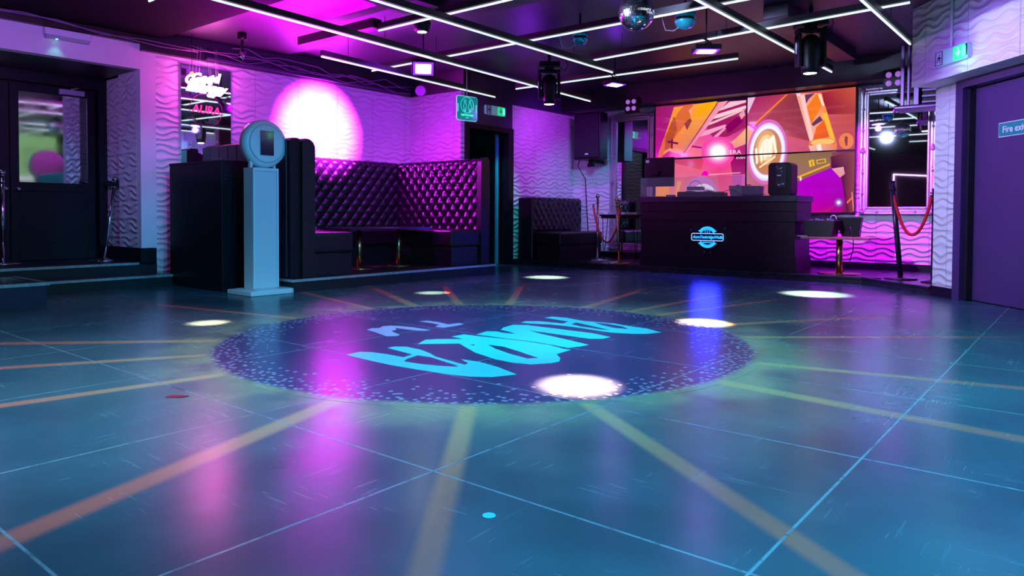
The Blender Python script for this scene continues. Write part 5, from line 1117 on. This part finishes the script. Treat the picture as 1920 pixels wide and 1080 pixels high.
obj('door_closer', MB().box(.48, .74, -.055, -.002, 1.90, 1.96), mat('lilac_metal', (.5, .4, .6), .35, .4), d1, .004)
obj('closer_arm', MB().obox((.6, -.03, 1.965), (.8, -.02, 2.03), .012, .012).obox((.8, -.02, 2.03), (.86, -.01, 2.02), .012, .012), CHROME, d1)
entrance_door('left black entrance door at the image edge', 1.80, 2.68, knob=.83)
struct('trim_20', MB().box(3.57, 3.66, 9.22, 9.34, .24, 2.364).box(1.7, 3.57, 9.25, 9.34, 2.24, 2.364), BLACKWOOD, 'black frame around the entrance doors', 'door frame')
tag(obj('door_barrier', MB().box(3.60, 3.655, 8.76, 9.15, 1.10, 1.16), BLACK, bevel=.005), 'short black rail on the side wall of the entrance', 'rail')
tag(obj('wall_conduit', MB().box(-1.2, 2.4, 8.135, 8.139, 2.72, 2.74), CAB), 'thin pale strip on the dark beam above the entrance', 'strip')

# ------------------------------------------------------------------ things on the floor
tag(obj('litter', MB().prism([[(-.05, -.01), (.03, -.016), (.06, .0), (.02, .012), (-.04, .014)]], lambda u, v, w_: (1.495+u*.6+v, 3.08-u*.6+v, .001+w_+.02*max(0, u)), .002), mat('red_scrap', (.5, .01, .04), .5)), 'small dark red scrap lying on the left floor', 'litter')
tag(obj('confetti_dot', MB().lathe([(.018, 0), (.018, .0012)], (1.43, 1.235, .0005), 16), CY_L), 'turquoise dot stuck on the floor near the front', 'dot')

# ------------------------------------------------------------------ behind the viewer, seen only in the mirrors
t = thing('television', 'large screen showing a green picture behind the viewer', 'screen', (7.4, -2.95, 1.35))
obj('housing', MB().box(-1.2, 1.2, -.04, 0, 0, 1.45), PLASTIC, t)
TVG = emis('green_picture', (.30, .55, .25), .9); TVW = emis('pale_picture', (.75, .9, .7), 1.1); TVY = emis('yellow_picture', (.9, .65, .03), 1.1); TVD = emis('dark_green_picture', (.04, .14, .08), .8); TVP = emis('purple_picture', (.5, .02, .7), 1.0)
def T_(mb, u0, u1, v0, v1, k=0): return mb.box(u0, u1, .001+.002*k, .0025+.002*k, v0, v1)
obj('picture_ground', T_(MB(), -1.18, 1.18, .02, 1.43), TVG, t)
mb = MB()
for k in range(9): T_(mb, -.9+.0*k, .75, .35+k*.09, .355+k*.09+.02, 1)
obj('picture_boards', mb, TVD, t)
obj('picture_figure', MB().prism([[(-.1, .25), (.18, .25), (.12, .9), (.05, 1.05), (-.02, .95)], ], lambda u, v, w_: (u, .0050+w_, v), .002), TVW, t)
obj('picture_figure', MB().prism([[(-.7, .25), (-.4, .25), (-.45, .6), (-.58, .75), (-.66, .6)], ], lambda u, v, w_: (u, .0050+w_, v), .002), TVW, t)
obj('picture_stripe', T_(MB(), .88, 1.08, .15, 1.3, 2), TVY, t)
obj('picture_caption', T_(MB(), -1.0, .7, .26, .36, 4), mat('caption_white', (.8, .8, .95), .4, emi=(.8, .85, 1), es=.8), t)
obj('picture_foot', T_(MB(), -1.15, 1.15, .04, .16, 2), TVD, t)
t = thing('hanging_speaker', 'black loudspeaker hanging behind the viewer', 'speaker', (7.35, -2.2, 2.0))
obj('cabinet', MB().prism([[(-.2, 0), (.2, 0), (.26, .75), (-.26, .75)]], lambda u, v, w_: (u, w_-.2, v), .4), PLASTIC, t, .01)
obj('mount', MB().cyl((0, 0, .75), (0, 0, H-1.75), .02, 8), PLASTIC, t)
t = thing('balloon', 'purple balloon behind the viewer', 'balloon', (5.9, -1.5, 1.2))
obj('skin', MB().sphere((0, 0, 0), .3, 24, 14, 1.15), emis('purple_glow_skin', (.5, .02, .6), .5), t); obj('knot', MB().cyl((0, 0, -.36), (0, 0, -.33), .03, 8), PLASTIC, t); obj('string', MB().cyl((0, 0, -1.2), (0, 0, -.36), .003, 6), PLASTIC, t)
t = thing('neon_doorway', 'pink neon outlined doorway on the wall behind the viewer', 'neon frame', (-3.98, 4.2, 0))
obj('tube', MB().tube([(.03, -.9, .05), (.03, -.9, 1.95), (.03, .75, 2.08), (.03, .75, .05)], .02, 8), emis('pink_neon_tube', (.9, .45, 1), 5), t)
obj('poster', MB().box(0.001, .02, -.8, -.35, .85, 1.4), SIGNW, t)
obj('orange_sign', MB().box(0.001, .02, -.55, -.2, 1.55, 1.63), emis('orange_sign', (1, .35, .1), 1), t)
